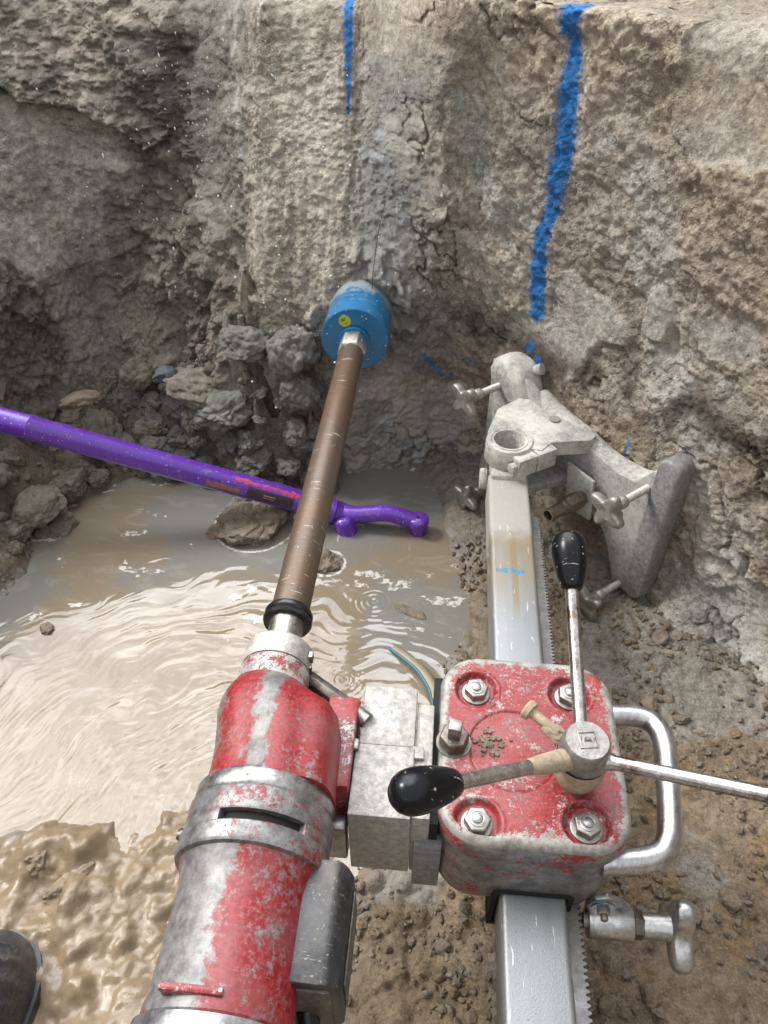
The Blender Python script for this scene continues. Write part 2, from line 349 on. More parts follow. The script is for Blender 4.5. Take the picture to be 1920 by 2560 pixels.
def m_water():
    M = Mat('muddy_water')
    a = M.attr('Col')['Color']; fo = M.attr('foam')['Fac']
    v = M.mapv((1.0, 2.4, 1), rot=(0, 0, .5))
    st = M.noise(9, 7, .62, v, 1.2)
    col = M.mix(M.ramp(st, .52, .68, 0, .35), a, (.34, .31, .26))
    f = M.ramp(M.math('ADD', fo, M.math('MULTIPLY', M.math('SUBTRACT', M.noise(70, 6, .7), .5), 1.1)), .52, .66)
    sp = M.math('MULTIPLY', M.ramp(M.noise(230, 2), .72, .75), .5)
    col = M.mix(M.math('MULTIPLY', M.math('MAXIMUM', f, sp), .75), col, (.62, .60, .56))
    return M.out(col, M.math('ADD', .05, M.math('MULTIPLY', f, .25)), 0., M.bump(M.noise(60, 4, .6), .05, .002), IOR=1.6)
M_water = m_water()

# ------------------------------------------------------------------ mesh helpers
class MB:
    def __init__(s): s.v = []; s.f = []
    def add(s, vs, fs):
        o = len(s.v); s.v += [tuple(v) for v in vs]; s.f += [tuple(i+o for i in f) for f in fs]; return s
    def box(s, a, b, M=None):
        (x0, y0, z0), (x1, y1, z1) = a, b
        vs = [Vector(p) for p in ((x0, y0, z0), (x1, y0, z0), (x1, y1, z0), (x0, y1, z0), (x0, y0, z1), (x1, y0, z1), (x1, y1, z1), (x0, y1, z1))]
        if M: vs = [M @ v for v in vs]
        return s.add(vs, [(0, 3, 2, 1), (4, 5, 6, 7), (0, 1, 5, 4), (1, 2, 6, 5), (2, 3, 7, 6), (3, 0, 4, 7)])
    def rings(s, rings, closed=True, cap0=True, cap1=True, loop=False):
        n = len(rings[0]); vs = [p for r in rings for p in r]; fs = []
        m = len(rings)
        for i in range(m if loop else m-1):
            for j in range(n if closed else n-1):
                k = (j+1) % n; i2 = (i+1) % m
                fs.append((i*n+j, i*n+k, i2*n+k, i2*n+j))
        if cap0 and not loop: fs.append(tuple(reversed(range(n))))
        if cap1 and not loop: fs.append(tuple((m-1)*n+j for j in range(n)))
        return s.add(vs, fs)
    def lathe(s, prof, n=48, origin=(0, 0, 0), axis=(0, 0, 1), cap=True, ref=None):
        """prof: list of (h, r) along axis"""
        a = Vector(axis).normalized(); o = Vector(origin)
        u = Vector(ref) if ref else (Vector((0, 0, 1)) if abs(a.z) < .9 else Vector((1, 0, 0)))
        u = (u-a*u.dot(a)).normalized(); w_ = a.cross(u)
        rs = [[o+a*h+(u*math.cos(2*math.pi*j/n)+w_*math.sin(2*math.pi*j/n))*r for j in range(n)] for h, r in prof]
        return s.rings(rs, cap0=cap, cap1=cap)
    def tube(s, pts, r, n=20, cap=True, loop=False, prof=None):
        pts = [Vector(p) for p in pts]; m = len(pts); rs = []
        up = None
        for i, p in enumerate(pts):
            a = pts[(i-1) % m] if (loop or i > 0) else p; b = pts[(i+1) % m] if (loop or i < m-1) else p
            d = (b-a).normalized()
            if up is None:
                up = Vector((0, 0, 1)) if abs(d.z) < .9 else Vector((1, 0, 0))
            up = (up-d*up.dot(d)).normalized(); sd_ = d.cross(up)
            rr = r[i] if isinstance(r, (list, tuple)) else r
            rs.append([p+(up*math.cos(2*math.pi*j/n)+sd_*math.sin(2*math.pi*j/n))*rr for j in range(n)])
        return s.rings(rs, cap0=cap, cap1=cap, loop=loop)
    def prism(s, poly, axis_f, a, b):
        """poly list of 2D; axis_f(u,v,h)->Vector; from h=a to h=b"""
        return s.rings([[axis_f(u, v, a) for u, v in poly], [axis_f(u, v, b) for u, v in poly]])
    def build(s, name, mat, parent=None, bevel=0., seg=2, ang=35, sub=0, loc=None):
        me = bpy.data.meshes.new(name); me.from_pydata(s.v, [], s.f)
        bm = bmesh.new(); bm.from_mesh(me); bmesh.ops.remove_doubles(bm, verts=bm.verts, dist=1e-6)
        bmesh.ops.recalc_face_normals(bm, faces=bm.faces)
        if bevel:
            ed = [e for e in bm.edges if len(e.link_faces) == 2 and e.calc_face_angle(0) > R(28)]
            bmesh.ops.bevel(bm, geom=ed, offset=bevel, segments=seg, profile=.5, affect='EDGES', clamp_overlap=True)
        bm.to_mesh(me); bm.free()
        return link(me, name, mat, parent, ang, sub, loc)
def link(me, name, mat, parent=None, ang=35, sub=0, loc=None):
    off = Vector(parent['_o']) if parent is not None else Vector((0, 0, 0))
    if loc is not None: off = off*0+Vector(loc)
    me.transform(Matrix.Translation(-off))
    me.polygons.foreach_set('use_smooth', [True]*len(me.polygons)); me.set_sharp_from_angle(angle=R(ang))
    me.materials.append(mat)
    ob = bpy.data.objects.new(name, me); COL.objects.link(ob); ob['_o'] = list(off)
    if parent is not None:
        ob.parent = parent
        if loc is not None: ob.location = off-Vector(parent['_o'])
    elif loc is not None: ob.location = off
    if sub:
        md = ob.modifiers.new('smooth', 'SUBSURF'); md.levels = sub; md.render_levels = sub
    return ob
def tag(o, label=None, cat=None, group=None, kind=None):
    if label: o['label'] = label
    if cat: o['category'] = cat
    if group: o['group'] = group
    if kind: o['kind'] = kind
    return o
def empty(name, loc):
    o = bpy.data.objects.new(name, None); COL.objects.link(o); o.location = loc; o['_o'] = list(loc); o.empty_display_size = .05; return o
def copy_part(o, parent, loc, rot=None, scale=None):
    c = o.copy(); COL.objects.link(c); c.parent = parent
    c.location = Vector(loc)-(Vector(parent['_o']) if parent is not None else Vector((0, 0, 0)))
    if rot is not None: c.rotation_euler = rot
    if scale is not None: c.scale = scale
    for ch in list(o.children):
        d = ch.copy(); COL.objects.link(d); d.parent = c
    return c
def smooth_path(pts, n=6):
    pts = [Vector(p) for p in pts]; out = []
    for i in range(len(pts)-1):
        p0 = pts[max(i-1, 0)]; p1 = pts[i]; p2 = pts[i+1]; p3 = pts[min(i+2, len(pts)-1)]
        for k in range(n):
            t = k/n
            out.append(.5*((2*p1)+(p2-p0)*t+(2*p0-5*p1+4*p2-p3)*t*t+(3*p1-p0-3*p2+p3)*t**3))
    out.append(pts[-1]); return out
def grid_mesh(name, P, mat, attrs, closed=False):
    """P: (rows, cols, 3) numpy; attrs name -> (kind, array)"""
    r, c = P.shape[:2]
    idx = np.arange(r*c).reshape(r, c)
    if closed: idx = np.concatenate([idx, idx[:, :1]], 1)
    q = np.stack([idx[:-1, :-1], idx[:-1, 1:], idx[1:, 1:], idx[1:, :-1]], -1).reshape(-1, 4)
    me = bpy.data.meshes.new(name)
    me.vertices.add(r*c); me.vertices.foreach_set('co', P.reshape(-1).astype(np.float32))
    me.loops.add(len(q)*4); me.loops.foreach_set('vertex_index', q.reshape(-1).astype(np.int32))
    me.polygons.add(len(q)); me.polygons.foreach_set('loop_start', np.arange(0, len(q)*4, 4, dtype=np.int32)); me.polygons.foreach_set('loop_total', np.full(len(q), 4, dtype=np.int32))
    me.update(calc_edges=True)
    me.polygons.foreach_set('use_smooth', np.ones(len(q), dtype=bool))
    for n_, (k, a) in attrs.items():
        if k == 'c':
            at_ = me.attributes.new(n_, 'FLOAT_COLOR', 'POINT'); at_.data.foreach_set('color', np.concatenate([a.reshape(-1, 3), np.ones((r*c, 1))], 1).reshape(-1).astype(np.float32))
        else:
            at_ = me.attributes.new(n_, 'FLOAT', 'POINT'); at_.data.foreach_set('value', a.reshape(-1).astype(np.float32))
    me.materials.append(mat)
    ob = bpy.data.objects.new(name, me); COL.objects.link(ob); return ob

# ================================================================== THE TRENCH WALL
plan = [(-.20, 1.365), (-.12, 1.38), (-.04, 1.405), (.03, 1.41), (.10, 1.365), (.19, 1.274), (.28, 1.167), (.37, 1.060), (.46, .953), (.545, .850), (.64, .70),
        (.70, .50), (.74, .20), (.80, -.20), (.60, -.75), (0., -.95), (-.8, -.85), (-1.25, -.3), (-1.30, .4), (-1.20, .9), (-1.14, 1.18),
        (-1.02, 1.38), (-.84, 1.52), (-.66, 1.55), (-.52, 1.50), (-.43, 1.44), (-.375, 1.40), (-.32, 1.38), (-.26, 1.37)]
def catmull_closed(pts, n=40):
    P = np.array(pts); m = len(P); out = []
    t = np.linspace(0, 1, n, endpoint=False)[:, None]
    for i in range(m):
        a, b, c, d = P[(i-1) % m], P[i], P[(i+1) % m], P[(i+2) % m]
        out.append(.5*((2*b)+(c-a)*t+(2*a-5*b+4*c-d)*t*t+(3*b-a-3*c+d)*t**3))
    return np.concatenate(out)
fine = catmull_closed(plan)
seg = np.linalg.norm(np.roll(fine, -1, 0)-fine, axis=1)
vis = (fine[:, 1] > .35)
cost = np.where(vis, seg/.0031, seg/.03)
cum = np.concatenate([[0], np.cumsum(cost)])
NC = int(cum[-1]); u_ = np.linspace(0, cum[-1], NC, endpoint=False)
f2_ = np.vstack([fine, fine[:1]])
PX = np.interp(u_, cum, f2_[:, 0]); PY = np.interp(u_, cum, f2_[:, 1])
tx = np.roll(PX, -1)-np.roll(PX, 1); ty = np.roll(PY, -1)-np.roll(PY, 1)
for _ in range(30):
    tx = (np.roll(tx, 1)+tx*2+np.roll(tx, -1))/4; ty = (np.roll(ty, 1)+ty*2+np.roll(ty, -1))/4
tl = np.hypot(tx, ty); tx /= tl; ty /= tl
onx, ony = -ty, tx                        # outward (into the soil); plan runs clockwise
if (onx*(PX-0)+ony*(PY-.4)).mean() < 0: onx, ony = -onx, -ony
lx_, ly_ = onx.copy(), ony.copy()         # slowly turning direction in which the banks lean back
for _ in range(2500):
    lx_ = (np.roll(lx_, 1)+lx_*2+np.roll(lx_, -1))/4; ly_ = (np.roll(ly_, 1)+ly_*2+np.roll(ly_, -1))/4
ll_ = np.hypot(lx_, ly_); lx_ /= ll_; ly_ /= ll_
ZT = 1.135
zr = np.concatenate([np.linspace(.12, ZT-.03, 330)])
rowsz = list(zr); rowso = [0.]*len(zr)
for k in range(1, 13):                    # rounded lip
    a = k/12*math.pi/2; rowsz.append(ZT-.03+.03*math.sin(a)); rowso.append(.03*(1-math.cos(a)))
for o in list(np.linspace(.036, .5, 70))+[.6, .8, 1.1, 1.6, 2.5, 5, 12, 40]:
    rowsz.append(ZT+.0); rowso.append(o)
RZ = np.array(rowsz); RO = np.array(rowso)
nr_ = len(RZ)
X0 = np.broadcast_to(PX, (nr_, NC)); Y0 = np.broadcast_to(PY, (nr_, NC)); Zg = np.broadcast_to(RZ[:, None], (nr_, NC)); O0 = np.broadcast_to(RO[:, None], (nr_, NC))
ONX = np.broadcast_to(onx, (nr_, NC)); ONY = np.broadcast_to(ony, (nr_, NC))
B = np.stack([X0+ONX*O0, Y0+ONY*O0, Zg], -1).reshape(-1, 3)
x, y, z = X0.reshape(-1), Y0.reshape(-1), Zg.reshape(-1); o0 = O0.reshape(-1); nx_, ny_ = ONX.reshape(-1), ONY.reshape(-1)
tt = (x-.24)*NY-(y-1.14)*NX
left = ss(-.34, -.46, x)*ss(.2, .5, y)    # the slumped soil to the left
mid = ss(.0, -.19, x)*(1-left)*ss(1.2, 1.3, y)
right = np.clip(1-left-mid, 0, 1)
top = ss(.0, .06, o0)
warp = np.stack([fbm(B, 3, 3, seed=50), fbm(B, 3, 3, seed=60), fbm(B, 3, 3, seed=70)], -1)*.06
Bw = B+warp
f1, f2, cid = worley(Bw*np.array([1, 1, .62]), 5.2, 5)
g1, g2, gid = worley(B*1.+warp*.5, 13, 9)
h1_, h2_, hid = worley(B+warp*.2, 45, 13)
crack = np.exp(-((f2-f1)/.05)**2); crack2 = np.exp(-((g2-g1)/.06)**2)
dl = -.060*(cid-.42) + .026*fbm(B, 5, 5, .6, 3) + .020*fbm(B, 18, 5, .7, 4)
dl = dl + .014*crack*ss(.1, .5, fbm(B, 2.5, 2, seed=33)) - .034*(.6-g1)*ss(-.3, .3, fbm(B, 4, 2, seed=8)) + .006*crack2*ss(0, .5, fbm(B, 5, 2, seed=18)) + .014*(h1_-.5)
smear = ss(.1, .35, fbm(B*np.array([1, 1, .35]), 4.5, 2, seed=90))
dl = lerp(dl, -.02+.05*fbm(B, 2.2, 2, seed=91)+.002*fbm(B*np.array([1, 1, .05]), 110, 2, seed=92), smear*.55)
Bs = B*np.array([1, 1, .22])
dm_ = .014*fbm(Bs, 9, 4, .55, 21)+.006*fbm(Bs, 40, 4, .6, 22)+.004*fbm(B, 60, 3, .6, 23)
Bt = B@np.array([[1, 0, 0], [0, 1, 0], [.35, -.3, .75]])
dr_ = .034*fbm(B, 3.2, 4, .5, 31)+.010*fbm(Bt, 16, 5, .62, 32)+.0055*(h1_-.5)+.005*fbm(Bt, 60, 3, .6, 34)
rid = np.abs(fbm(Bt, 13, 4, .6, 35)); dr_ = dr_+.018*np.exp(-(rid/.05)**2)*ss(-.1, .3, fbm(B, 4, 2, seed=36))
flat = ss(.30, .42, fbm(B, 5.5, 3, seed=37)); dr_ = lerp(dr_, .012+.006*fbm(B, 4, 2, seed=38), flat*.8)
foot = np.exp(-((tt/.27)**4))*ss(.66, .54, z)*right
dr_ = dr_*(1-.65*foot)-.008*foot
disp = dl*left+dm_*mid+dr_*right
# batter: the left and middle lean back, the toe comes forward
lean = (.60*left+.60*mid+.02*right)*np.maximum(z-.62, 0) - left*.10*ss(.62, .30, z)
toe = -right*(.05*ss(.34, .2, z)*ss(.15, .35, tt))
near = -left*.09*np.exp(-(((x+1.0)/.14)**2+((z-.62)/.22)**2)) - left*.05*np.exp(-(((x+.66)/.12)**2+((z-.98)/.20)**2)) - left*.06*np.exp(-(((x+1.05)/.16)**2+((z-1.0)/.14)**2))
rec = left*.035*np.exp(-(((x+.70)/.12)**2+((z-.55)/.14)**2))
edge = mid*(-.02*ss(-.30, -.36, x))
cru = np.abs(fbm(B, 55, 4, .65, 71)); disp = disp-.0065*(cru-.25)*(1-smear*left)*(1-.5*flat*right)
tot = disp+toe+near+rec+edge
LX = np.broadcast_to(lx_, (nr_, NC)).reshape(-1); LY = np.broadcast_to(ly_, (nr_, NC)).reshape(-1)
# clod hanging right of the bit, and the groove the bit cuts
tot = tot - .035*np.exp(-(((x-.0)/.04)**2+((z-.80)/.05)**2))*(.6+.8*fbm(B, 30, 3, seed=44))*(y > 1)
bd = np.hypot(x+.165, z-.60); tot = tot + (.012*np.exp(-(bd/.070)**4)-.040*np.exp(-((bd-.088)/.026)**2)*ss(-.3, .4, fbm(B, 22, 3, seed=45)))*(y > 1)
Pw = B.copy(); Pw[:, 0] += nx_*tot+LX*lean; Pw[:, 1] += ny_*tot+LY*lean
topn = .015*fbm(B, 6, 5, .6, 61)+.012*(.5-g1)*ss(.05, .2, o0)+.004*(h1_-.5)
sh_ = (mid*ss(-.20, -.36, x)+left)*.26*np.maximum(z-.62, 0); Pw[:, 0] -= sh_
Pw[:, 2] += top*(topn + .05*ss(.08, .5, o0)) + right*0
Pw[:, 2] -= (left+mid)*.045*ss(.75, 1.12, z)
Pw[:, 2] -= .045*ss(.02, .0, onx[0]*0+y*0+ (y-.2))*0
# --- colour
def mixc(a, b, t): return a+(np.array(b)-a)*t[:, None]
C = np.tile(np.array([.30, .262, .215]), (len(B), 1))
C = mixc(C, (.36, .30, .21), ss(.0, .5, fbm(B, 3, 3, seed=101))*.7)
C = mixc(C, (.27, .228, .19), ss(-.1, .4, fbm(B, 5, 4, .6, seed=102))*.6)
C = mixc(C, (.43, .43, .42), ss(.18, .42, fbm(Bt, 6.5, 5, .62, seed=103))*.8)
C = mixc(C, (.50, .50, .48), flat*right*.6)
st_ = np.abs(fbm(B@np.array([[1, 0, 0], [0, 1, 0], [.8, -.6, .5]])*np.array([1, 1, .5]), 9, 4, .6, 141))
C = mixc(C, (.52, .51, .49), np.exp(-(st_/.05)**2)*right*ss(.0, .3, fbm(B, 4, 3, seed=142))*.7)
C = mixc(C, (.14, .11, .09), np.exp(-(np.abs(fbm(B, 8, 4, .65, 143))/.035)**2)*right*ss(-.1, .25, fbm(B, 5, 3, seed=144))*.6)
C = mixc(C, (.41, .335, .225), ss(.93, 1.12, z)*right*(.35+.65*ss(-.3, .3, fbm(B, 5, 4, seed=104))))
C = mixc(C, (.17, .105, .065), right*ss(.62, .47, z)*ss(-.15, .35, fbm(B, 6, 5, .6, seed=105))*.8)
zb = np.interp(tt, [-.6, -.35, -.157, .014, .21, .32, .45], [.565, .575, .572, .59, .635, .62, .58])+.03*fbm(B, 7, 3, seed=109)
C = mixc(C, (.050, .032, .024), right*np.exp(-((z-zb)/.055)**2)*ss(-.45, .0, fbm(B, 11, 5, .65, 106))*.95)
C = mixc(C, (.215, .16, .105), right*np.exp(-((z-zb+.075)/.045)**2)*ss(-.3, .3, fbm(B, 9, 4, .6, 115))*.7)
C = mixc(C, (.26, .19, .115), right*ss(.60, .40, z)*ss(.15, .4, fbm(B, 7, 4, .6, seed=107))*.7)
C = mixc(C, (.44, .45, .47), right*ss(.15, .4, tt)*ss(.62, .4, z)*ss(-.1, .3, fbm(Bt, 6, 4, .6, seed=108))*.8)
Cl = np.tile(np.array([.165, .14, .11]), (len(B), 1))
Cl = mixc(Cl, (.26, .222, .175), ss(-.1, .4, fbm(B, 4, 4, seed=111)))
Cl = mixc(Cl, (.095, .08, .062), ss(.1, .45, fbm(B, 6, 4, .6, seed=112))*.8)
Cl = mixc(Cl, (.185, .175, .155), smear*.6)
Cl = mixc(Cl, (.13, .085, .06), ss(.3, .5, fbm(B, 7, 3, seed=113))*.3)
Cl = mixc(Cl, (.27, .235, .185), ss(-.80, -1.05, x)*ss(.5, .8, z)*.6)  # light painted in: lighter tan on the lit upper left of the bank
Cm = np.tile(np.array([.34, .30, .235]), (len(B), 1))
Cm = mixc(Cm, (.23, .19, .145), ss(-.1, .4, fbm(Bs, 20, 4, .6, seed=121))*.7)
Cm = mixc(Cm, (.42, .39, .33), ss(.1, .4, fbm(Bs, 28, 4, .6, seed=122))*.6)
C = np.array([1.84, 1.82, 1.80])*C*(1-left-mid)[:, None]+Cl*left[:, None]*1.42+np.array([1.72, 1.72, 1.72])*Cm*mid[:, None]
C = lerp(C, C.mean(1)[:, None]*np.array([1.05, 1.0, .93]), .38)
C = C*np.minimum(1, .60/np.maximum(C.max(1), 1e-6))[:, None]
# grey slurry splashed above and below the bit
sl_ = np.exp(-(((x+.12)/.072)**2))*(y > 1)*ss(1.15, .95, z+.10*fbm(B, 8, 3, seed=131))
sl_ = np.maximum(sl_, np.exp(-(((x+.10)/.15)**2))*(y > 1)*ss(.70, .5, z))
C = mixc(C, (.235, .235, .225), np.clip(sl_*1.1, 0, 1)*(.55+.45*ss(-.4, .2, fbm(B, 14, 4, seed=132))))
C = mixc(C, (.42, .44, .45), np.clip(sl_, 0, 1)*ss(.25, .5, fbm(B, 24, 4, .6, seed=133))*.7)
wl = np.abs(x+.425+.10*(z-.9)) ; C = mixc(C, (.55, .55, .53), np.exp(-(wl/.007)**2)*ss(.80, .86, z)*ss(1.2, 1.0, z)*.6*(y > 1))
C = mixc(C, (.30, .27, .22), top*.6)
wet = np.clip(sl_*.75+left*.28+ss(.42, .25, z)*.4, 0, 1)*(1-top)
# --- blue spray-painted marks (polylines in wall coordinates)
def seg_d(u, v, pts):
    best = np.full(len(u), 9.); 
    for (a, b, ra), (c, d, rb) in zip(pts[:-1], pts[1:]):
        L2 = (c-a)**2+(d-b)**2+1e-12; t = np.clip(((u-a)*(c-a)+(v-b)*(d-b))/L2, 0, 1)
        dd = np.hypot(u-a-t*(c-a), v-b-t*(d-b))/(ra+(rb-ra)*t); best = np.minimum(best, dd)
    return best
def wpts(L): return [(*atw(px, py), r) for px, py, r in L]
pd = seg_d(tt, z, wpts([(1428, -10, .026), (1415, 70, .020)]))
pd = np.minimum(pd, seg_d(tt, z, wpts([(1418, 100, .008), (1413, 155, .017), (1400, 260, .024), (1385, 400, .021), (1372, 520, .016), (1352, 600, .018), (1340, 700, .019), (1335, 790, .016)])))
pd = np.minimum(pd, seg_d(tt, z, wpts([(1325, 862, .008), (1322, 875, .008)]))); pd = np.minimum(pd, seg_d(tt, z, wpts([(1342, 900, .010), (1342, 915, .009)])))
for q in ([(1582, 1095, .004), (1570, 1130, .005), (1562, 1180, .004)], [(1142, 850, .004), (1150, 910, .004), (1165, 930, .003)], [(1075, 800, .006), (1080, 850, .004)], [(1045, 925, .003), (1075, 950, .005), (1120, 985, .004)],
          [(1180, 880, .003), (1205, 905, .003)], [(1340, 950, .010), (1352, 985, .010)]):
    pd = np.minimum(pd, seg_d(tt, z, wpts(q))+.38)
pt = np.clip(1.35-pd*1.02, 0, 1)*right*ss(.07, .03, o0)
pd2 = seg_d(x, z, [(-.222, 1.16, .013), (-.217, 1.09, .014), (-.214, 1.03, .008), (-.210, .98, .006), (-.208, .95, .004)])+.15
pt = np.maximum(pt, np.clip(1.35-pd2, 0, 1)*(y > 1.2)*ss(.07, .03, o0))
A = lambda a: a.reshape(nr_, NC)
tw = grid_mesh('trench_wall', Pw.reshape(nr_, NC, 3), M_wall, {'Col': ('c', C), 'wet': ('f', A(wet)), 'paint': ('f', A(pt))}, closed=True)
tag(tw, kind='structure')

# ================================================================== GROUND
k_ = (HC-WZ)/HC
shore = [(-.81, .84), (-.84, 1.01), (-.80, 1.22), (-.70, 1.30), (-.555, 1.32), (-.42, 1.37), (-.33, 1.42), (-.22, 1.45), (-.10, 1.46), (-.03, 1.36), (.02, 1.24), (.06, 1.10), (.085, .99), (.08, .86), (.045, .76), (-.01, .62),
         (-.07, .50), (-.10, .40), (-.16, .33), (-.30, .38), (-.38, .44), (-.52, .42), (-.62, .46), (-.78, .60)]
def poly_sd(xx, yy, poly):
    n = len(poly); d = np.full(xx.shape, 9.); ins = np.zeros(xx.shape, bool)
    for i in range(n):
        (ax, ay), (bx, by) = poly[i], poly[(i+1) % n]
        L2 = (bx-ax)**2+(by-ay)**2; t = np.clip(((xx-ax)*(bx-ax)+(yy-ay)*(by-ay))/L2, 0, 1)
        d = np.minimum(d, np.hypot(xx-ax-t*(bx-ax), yy-ay-t*(by-ay)))
        c = ((ay > yy) != (by > yy)) & (xx < (bx-ax)*(yy-ay)/(by-ay+1e-12)+ax); ins ^= c
    return np.where(ins, -d, d)
def axis(lo, a, b, hi, fine_, coarse):
    return np.concatenate([np.arange(lo, a, coarse), np.arange(a, b, fine_), np.arange(b, hi+coarse, coarse)])
GX = axis(-1.6, -1.15, .80, 1.1, .0042, .03); GY = axis(-1.1, .15, 1.75, 2.1, .0042, .03)
XX, YY = np.meshgrid(GX, GY); xs, ys = XX.reshape(-1), YY.reshape(-1)
def ground_h(xs, ys):
    P3 = np.stack([xs, ys, xs*0], -1)
    sd_ = poly_sd(xs, ys, shore)+.035*fbm(P3, 7, 4, .55, 201)
    slope = .20+.75*ss(-.1, -.5, xs)*ss(.7, 1.1, ys)+.45*ss(-.35, .0, xs)*ss(1.0, 1.2, ys)
    cap = .045+.27*ss(-.1, -.5, xs)*ss(.8, 1.2, ys)+.035*ss(.0, .4, xs)+.05*ss(-.2, .1, xs)*ss(1.1, 1.4, ys)
    d = np.maximum(sd_, 0)
    h = cap*(1-np.exp(-d*slope/cap))-.06*(1-np.exp(np.minimum(sd_, 0)/.05))
    pos = ss(-.01, .03, sd_)
    a1, a2, ai = worley(P3+.3*np.stack([fbm(P3, 6, 2, seed=1), fbm(P3, 6, 2, seed=2), xs*0], -1)*.1, 13, 210)
    b1, b2, bi = worley(P3, 34, 220); c1, c2, ci = worley(P3, 85, 230)
    rough_l = ss(.0, -.4, xs)*ss(.75, 1.0, ys)
    lump = np.sqrt(np.clip(.75-a1, 0, 1))*(.35+ai)
    n = (.050*rough_l+.014)*(lump-.35)+.018*fbm(P3, 9, 5, .6, 203)*(.5+rough_l)+.014*(np.sqrt(np.clip(.7-b1, 0, 1))-.35)*(.4+bi)*(.4+.6*ss(-.2, .3, fbm(P3, 5, 3, seed=204)))+.006*(.5-c1)*(.3+ci)
    h = h+n*pos
    # churned slurry at lower left: drag ridges and pools near water level
    wx_ = xs+.06*fbm(P3, 9, 4, .6, 271); wy_ = ys+.07*fbm(P3, 8, 4, .6, 272)+.45*np.clip(-.30-xs, 0, .35)
    sl = ss(.72, .47, wy_)*ss(-.10, -.20, wx_)*ss(-.74, -.55, wx_)
    q = np.stack([xs+.35*ys+.03*fbm(P3, 8, 3, seed=240), (ys-.8*xs)*.35, xs*0], -1)
    rg = fbm(q, 15, 2, .4, 241); rid_ = 1.1-np.sqrt(rg**2+.03)*2.2
    hs = .008+.013*np.clip(rid_, -1, 1)+.018*fbm(P3, 9, 3, seed=242)+.011*fbm(P3, 34, 4, .6, 243)-.032*ss(.49, .64, ys+.45*np.clip(-.30-xs, 0, .35))
    h = lerp(h, hs, sl)
    for (hx, hy, hr, hh) in ((-.40, 1.43, .085, .27), (-.29, 1.40, .060, .27), (-.26, 1.31, .045, .13), (-.38, 1.33, .060, .12), (-.52, 1.46, .10, .18), (-.21, 1.42, .04, .12)):
        h = h+hh*np.exp(-(((xs-hx)/hr)**2+((ys-hy)/hr)**2))*(1+.45*fbm(P3, 18, 4, .6, 260)+.6*(.5-a1)+.25*(.5-b1))
    # little mound by the boot
    h = h+.022*np.exp(-(((xs+.52)/.07)**2+((ys-.45)/.045)**2))*(1+.4*fbm(P3, 25, 3, seed=250))
    return WZ+h, sd_, sl, rough_l
gh, gsd, gsl, grl = ground_h(xs, ys)
P3 = np.stack([xs, ys, gh], -1)
C = np.tile(np.array([.215, .162, .105]), (len(xs), 1))
C = mixc(C, (.26, .205, .145), ss(-.2, .4, fbm(P3, 6, 5, .6, 301)))
C = mixc(C, (.30, .20, .095), ss(.2, .45, fbm(P3, 16, 4, .6, 302))*.55*ss(-.1, .2, xs))
C = mixc(C, (.30, .295, .275), ss(.05, .35, fbm(P3, 6, 4, .6, 303)-.3+1.0*ss(.15, .4, xs)*ss(.55, .8, ys))*.7)
C = mixc(C, (.135, .118, .098), grl*(.5+.4*ss(-.3, .3, fbm(P3, 8, 4, seed=304))))
C = mixc(C, (.19, .185, .17), ss(-.45, -.15, xs)*ss(1.2, 1.35, ys)*.8)
C = mixc(C, (.25, .23, .20), ss(-.05, .0, xs)*ss(.95, 1.1, ys)*ss(.35, .1, xs)*.7)
C = mixc(C, (.255, .195, .125), gsl*.95)
wet = np.clip(.95*ss(.030, .003, gh-WZ)+.35*grl, 0, 1)
C = C*(1-.22*wet*(1-gsl))[:, None]
wet = np.maximum(wet, 1.28*np.clip(gsl+ss(-.1, -.2, xs)*ss(.6, .5, ys), 0, 1))
ny2, nx2 = len(GY), len(GX)
gr = grid_mesh('ground', P3.reshape(ny2, nx2, 3), M_ground, {'Col': ('c', C), 'wet': ('f', wet.reshape(ny2, nx2))})
tag(gr, kind='structure')
GHg = gh.reshape(ny2, nx2)
def gz(xq, yq):
    i = min(np.searchsorted(GY, yq), ny2-1); j = min(np.searchsorted(GX, xq), nx2-1); return float(GHg[i, j])

# ================================================================== WATER
WX = np.arange(-1.15, .30, .003); WY = np.arange(.15, 1.62, .003)
XX, YY = np.meshgrid(WX, WY); xs, ys = XX.reshape(-1), YY.reshape(-1)
P3 = np.stack([xs, ys, xs*0], -1)
wn = fbm(P3, 3.5, 3, seed=401)
cx_, cy_ = -.17, .36
r_ = np.hypot((xs-cx_)*1.0, (ys-cy_)*1.0)+.045*wn+.012*fbm(P3, 14, 2, seed=402)
ang_ = np.arctan2(ys-cy_, xs-cx_)
Pol = np.stack([r_*52+.9*fbm(P3, 9, 3, seed=409), ang_*4.2, xs*0], -1)
amp = ss(.95, .25, r_)*.00042+.00005
hgt = 1.65*amp*(fbm(Pol, 1., 4, .6, 403)*1.5+.9*fbm(Pol*1.9, 1., 2, .5, 413)*ss(-.2,.3,wn))
hgt += .0010*ss(.55, .2, r_)*fbm(P3, 22, 4, .6, 404)
hgt += .00045*fbm(P3, 7, 2, seed=405)
for (px, py, A_, lam, rm) in ((935, 1505, .0006, .011, .05), (958, 1370, .0004, .012, .035), (268, 1458, .0005, .007, .018), (483, 1308, .0005, .006, .012), (860, 1700, .0003, .01, .03)):
    c = at(px, py, WZ); d = np.hypot(xs-c.x, ys-c.y); hgt += A_*np.cos(d*2*math.pi/lam)*np.exp(-(d/rm)**2)
gh2, _, _, _ = ground_h(xs, ys)
dep = WZ-gh2
foam = .42*np.exp(-(np.maximum(dep, 0)/.006)**2)*ss(-.35, .3, fbm(P3, 9, 3, seed=410))
isl = [(-.385, 1.165, .088), (-.21, 1.06, .036)]
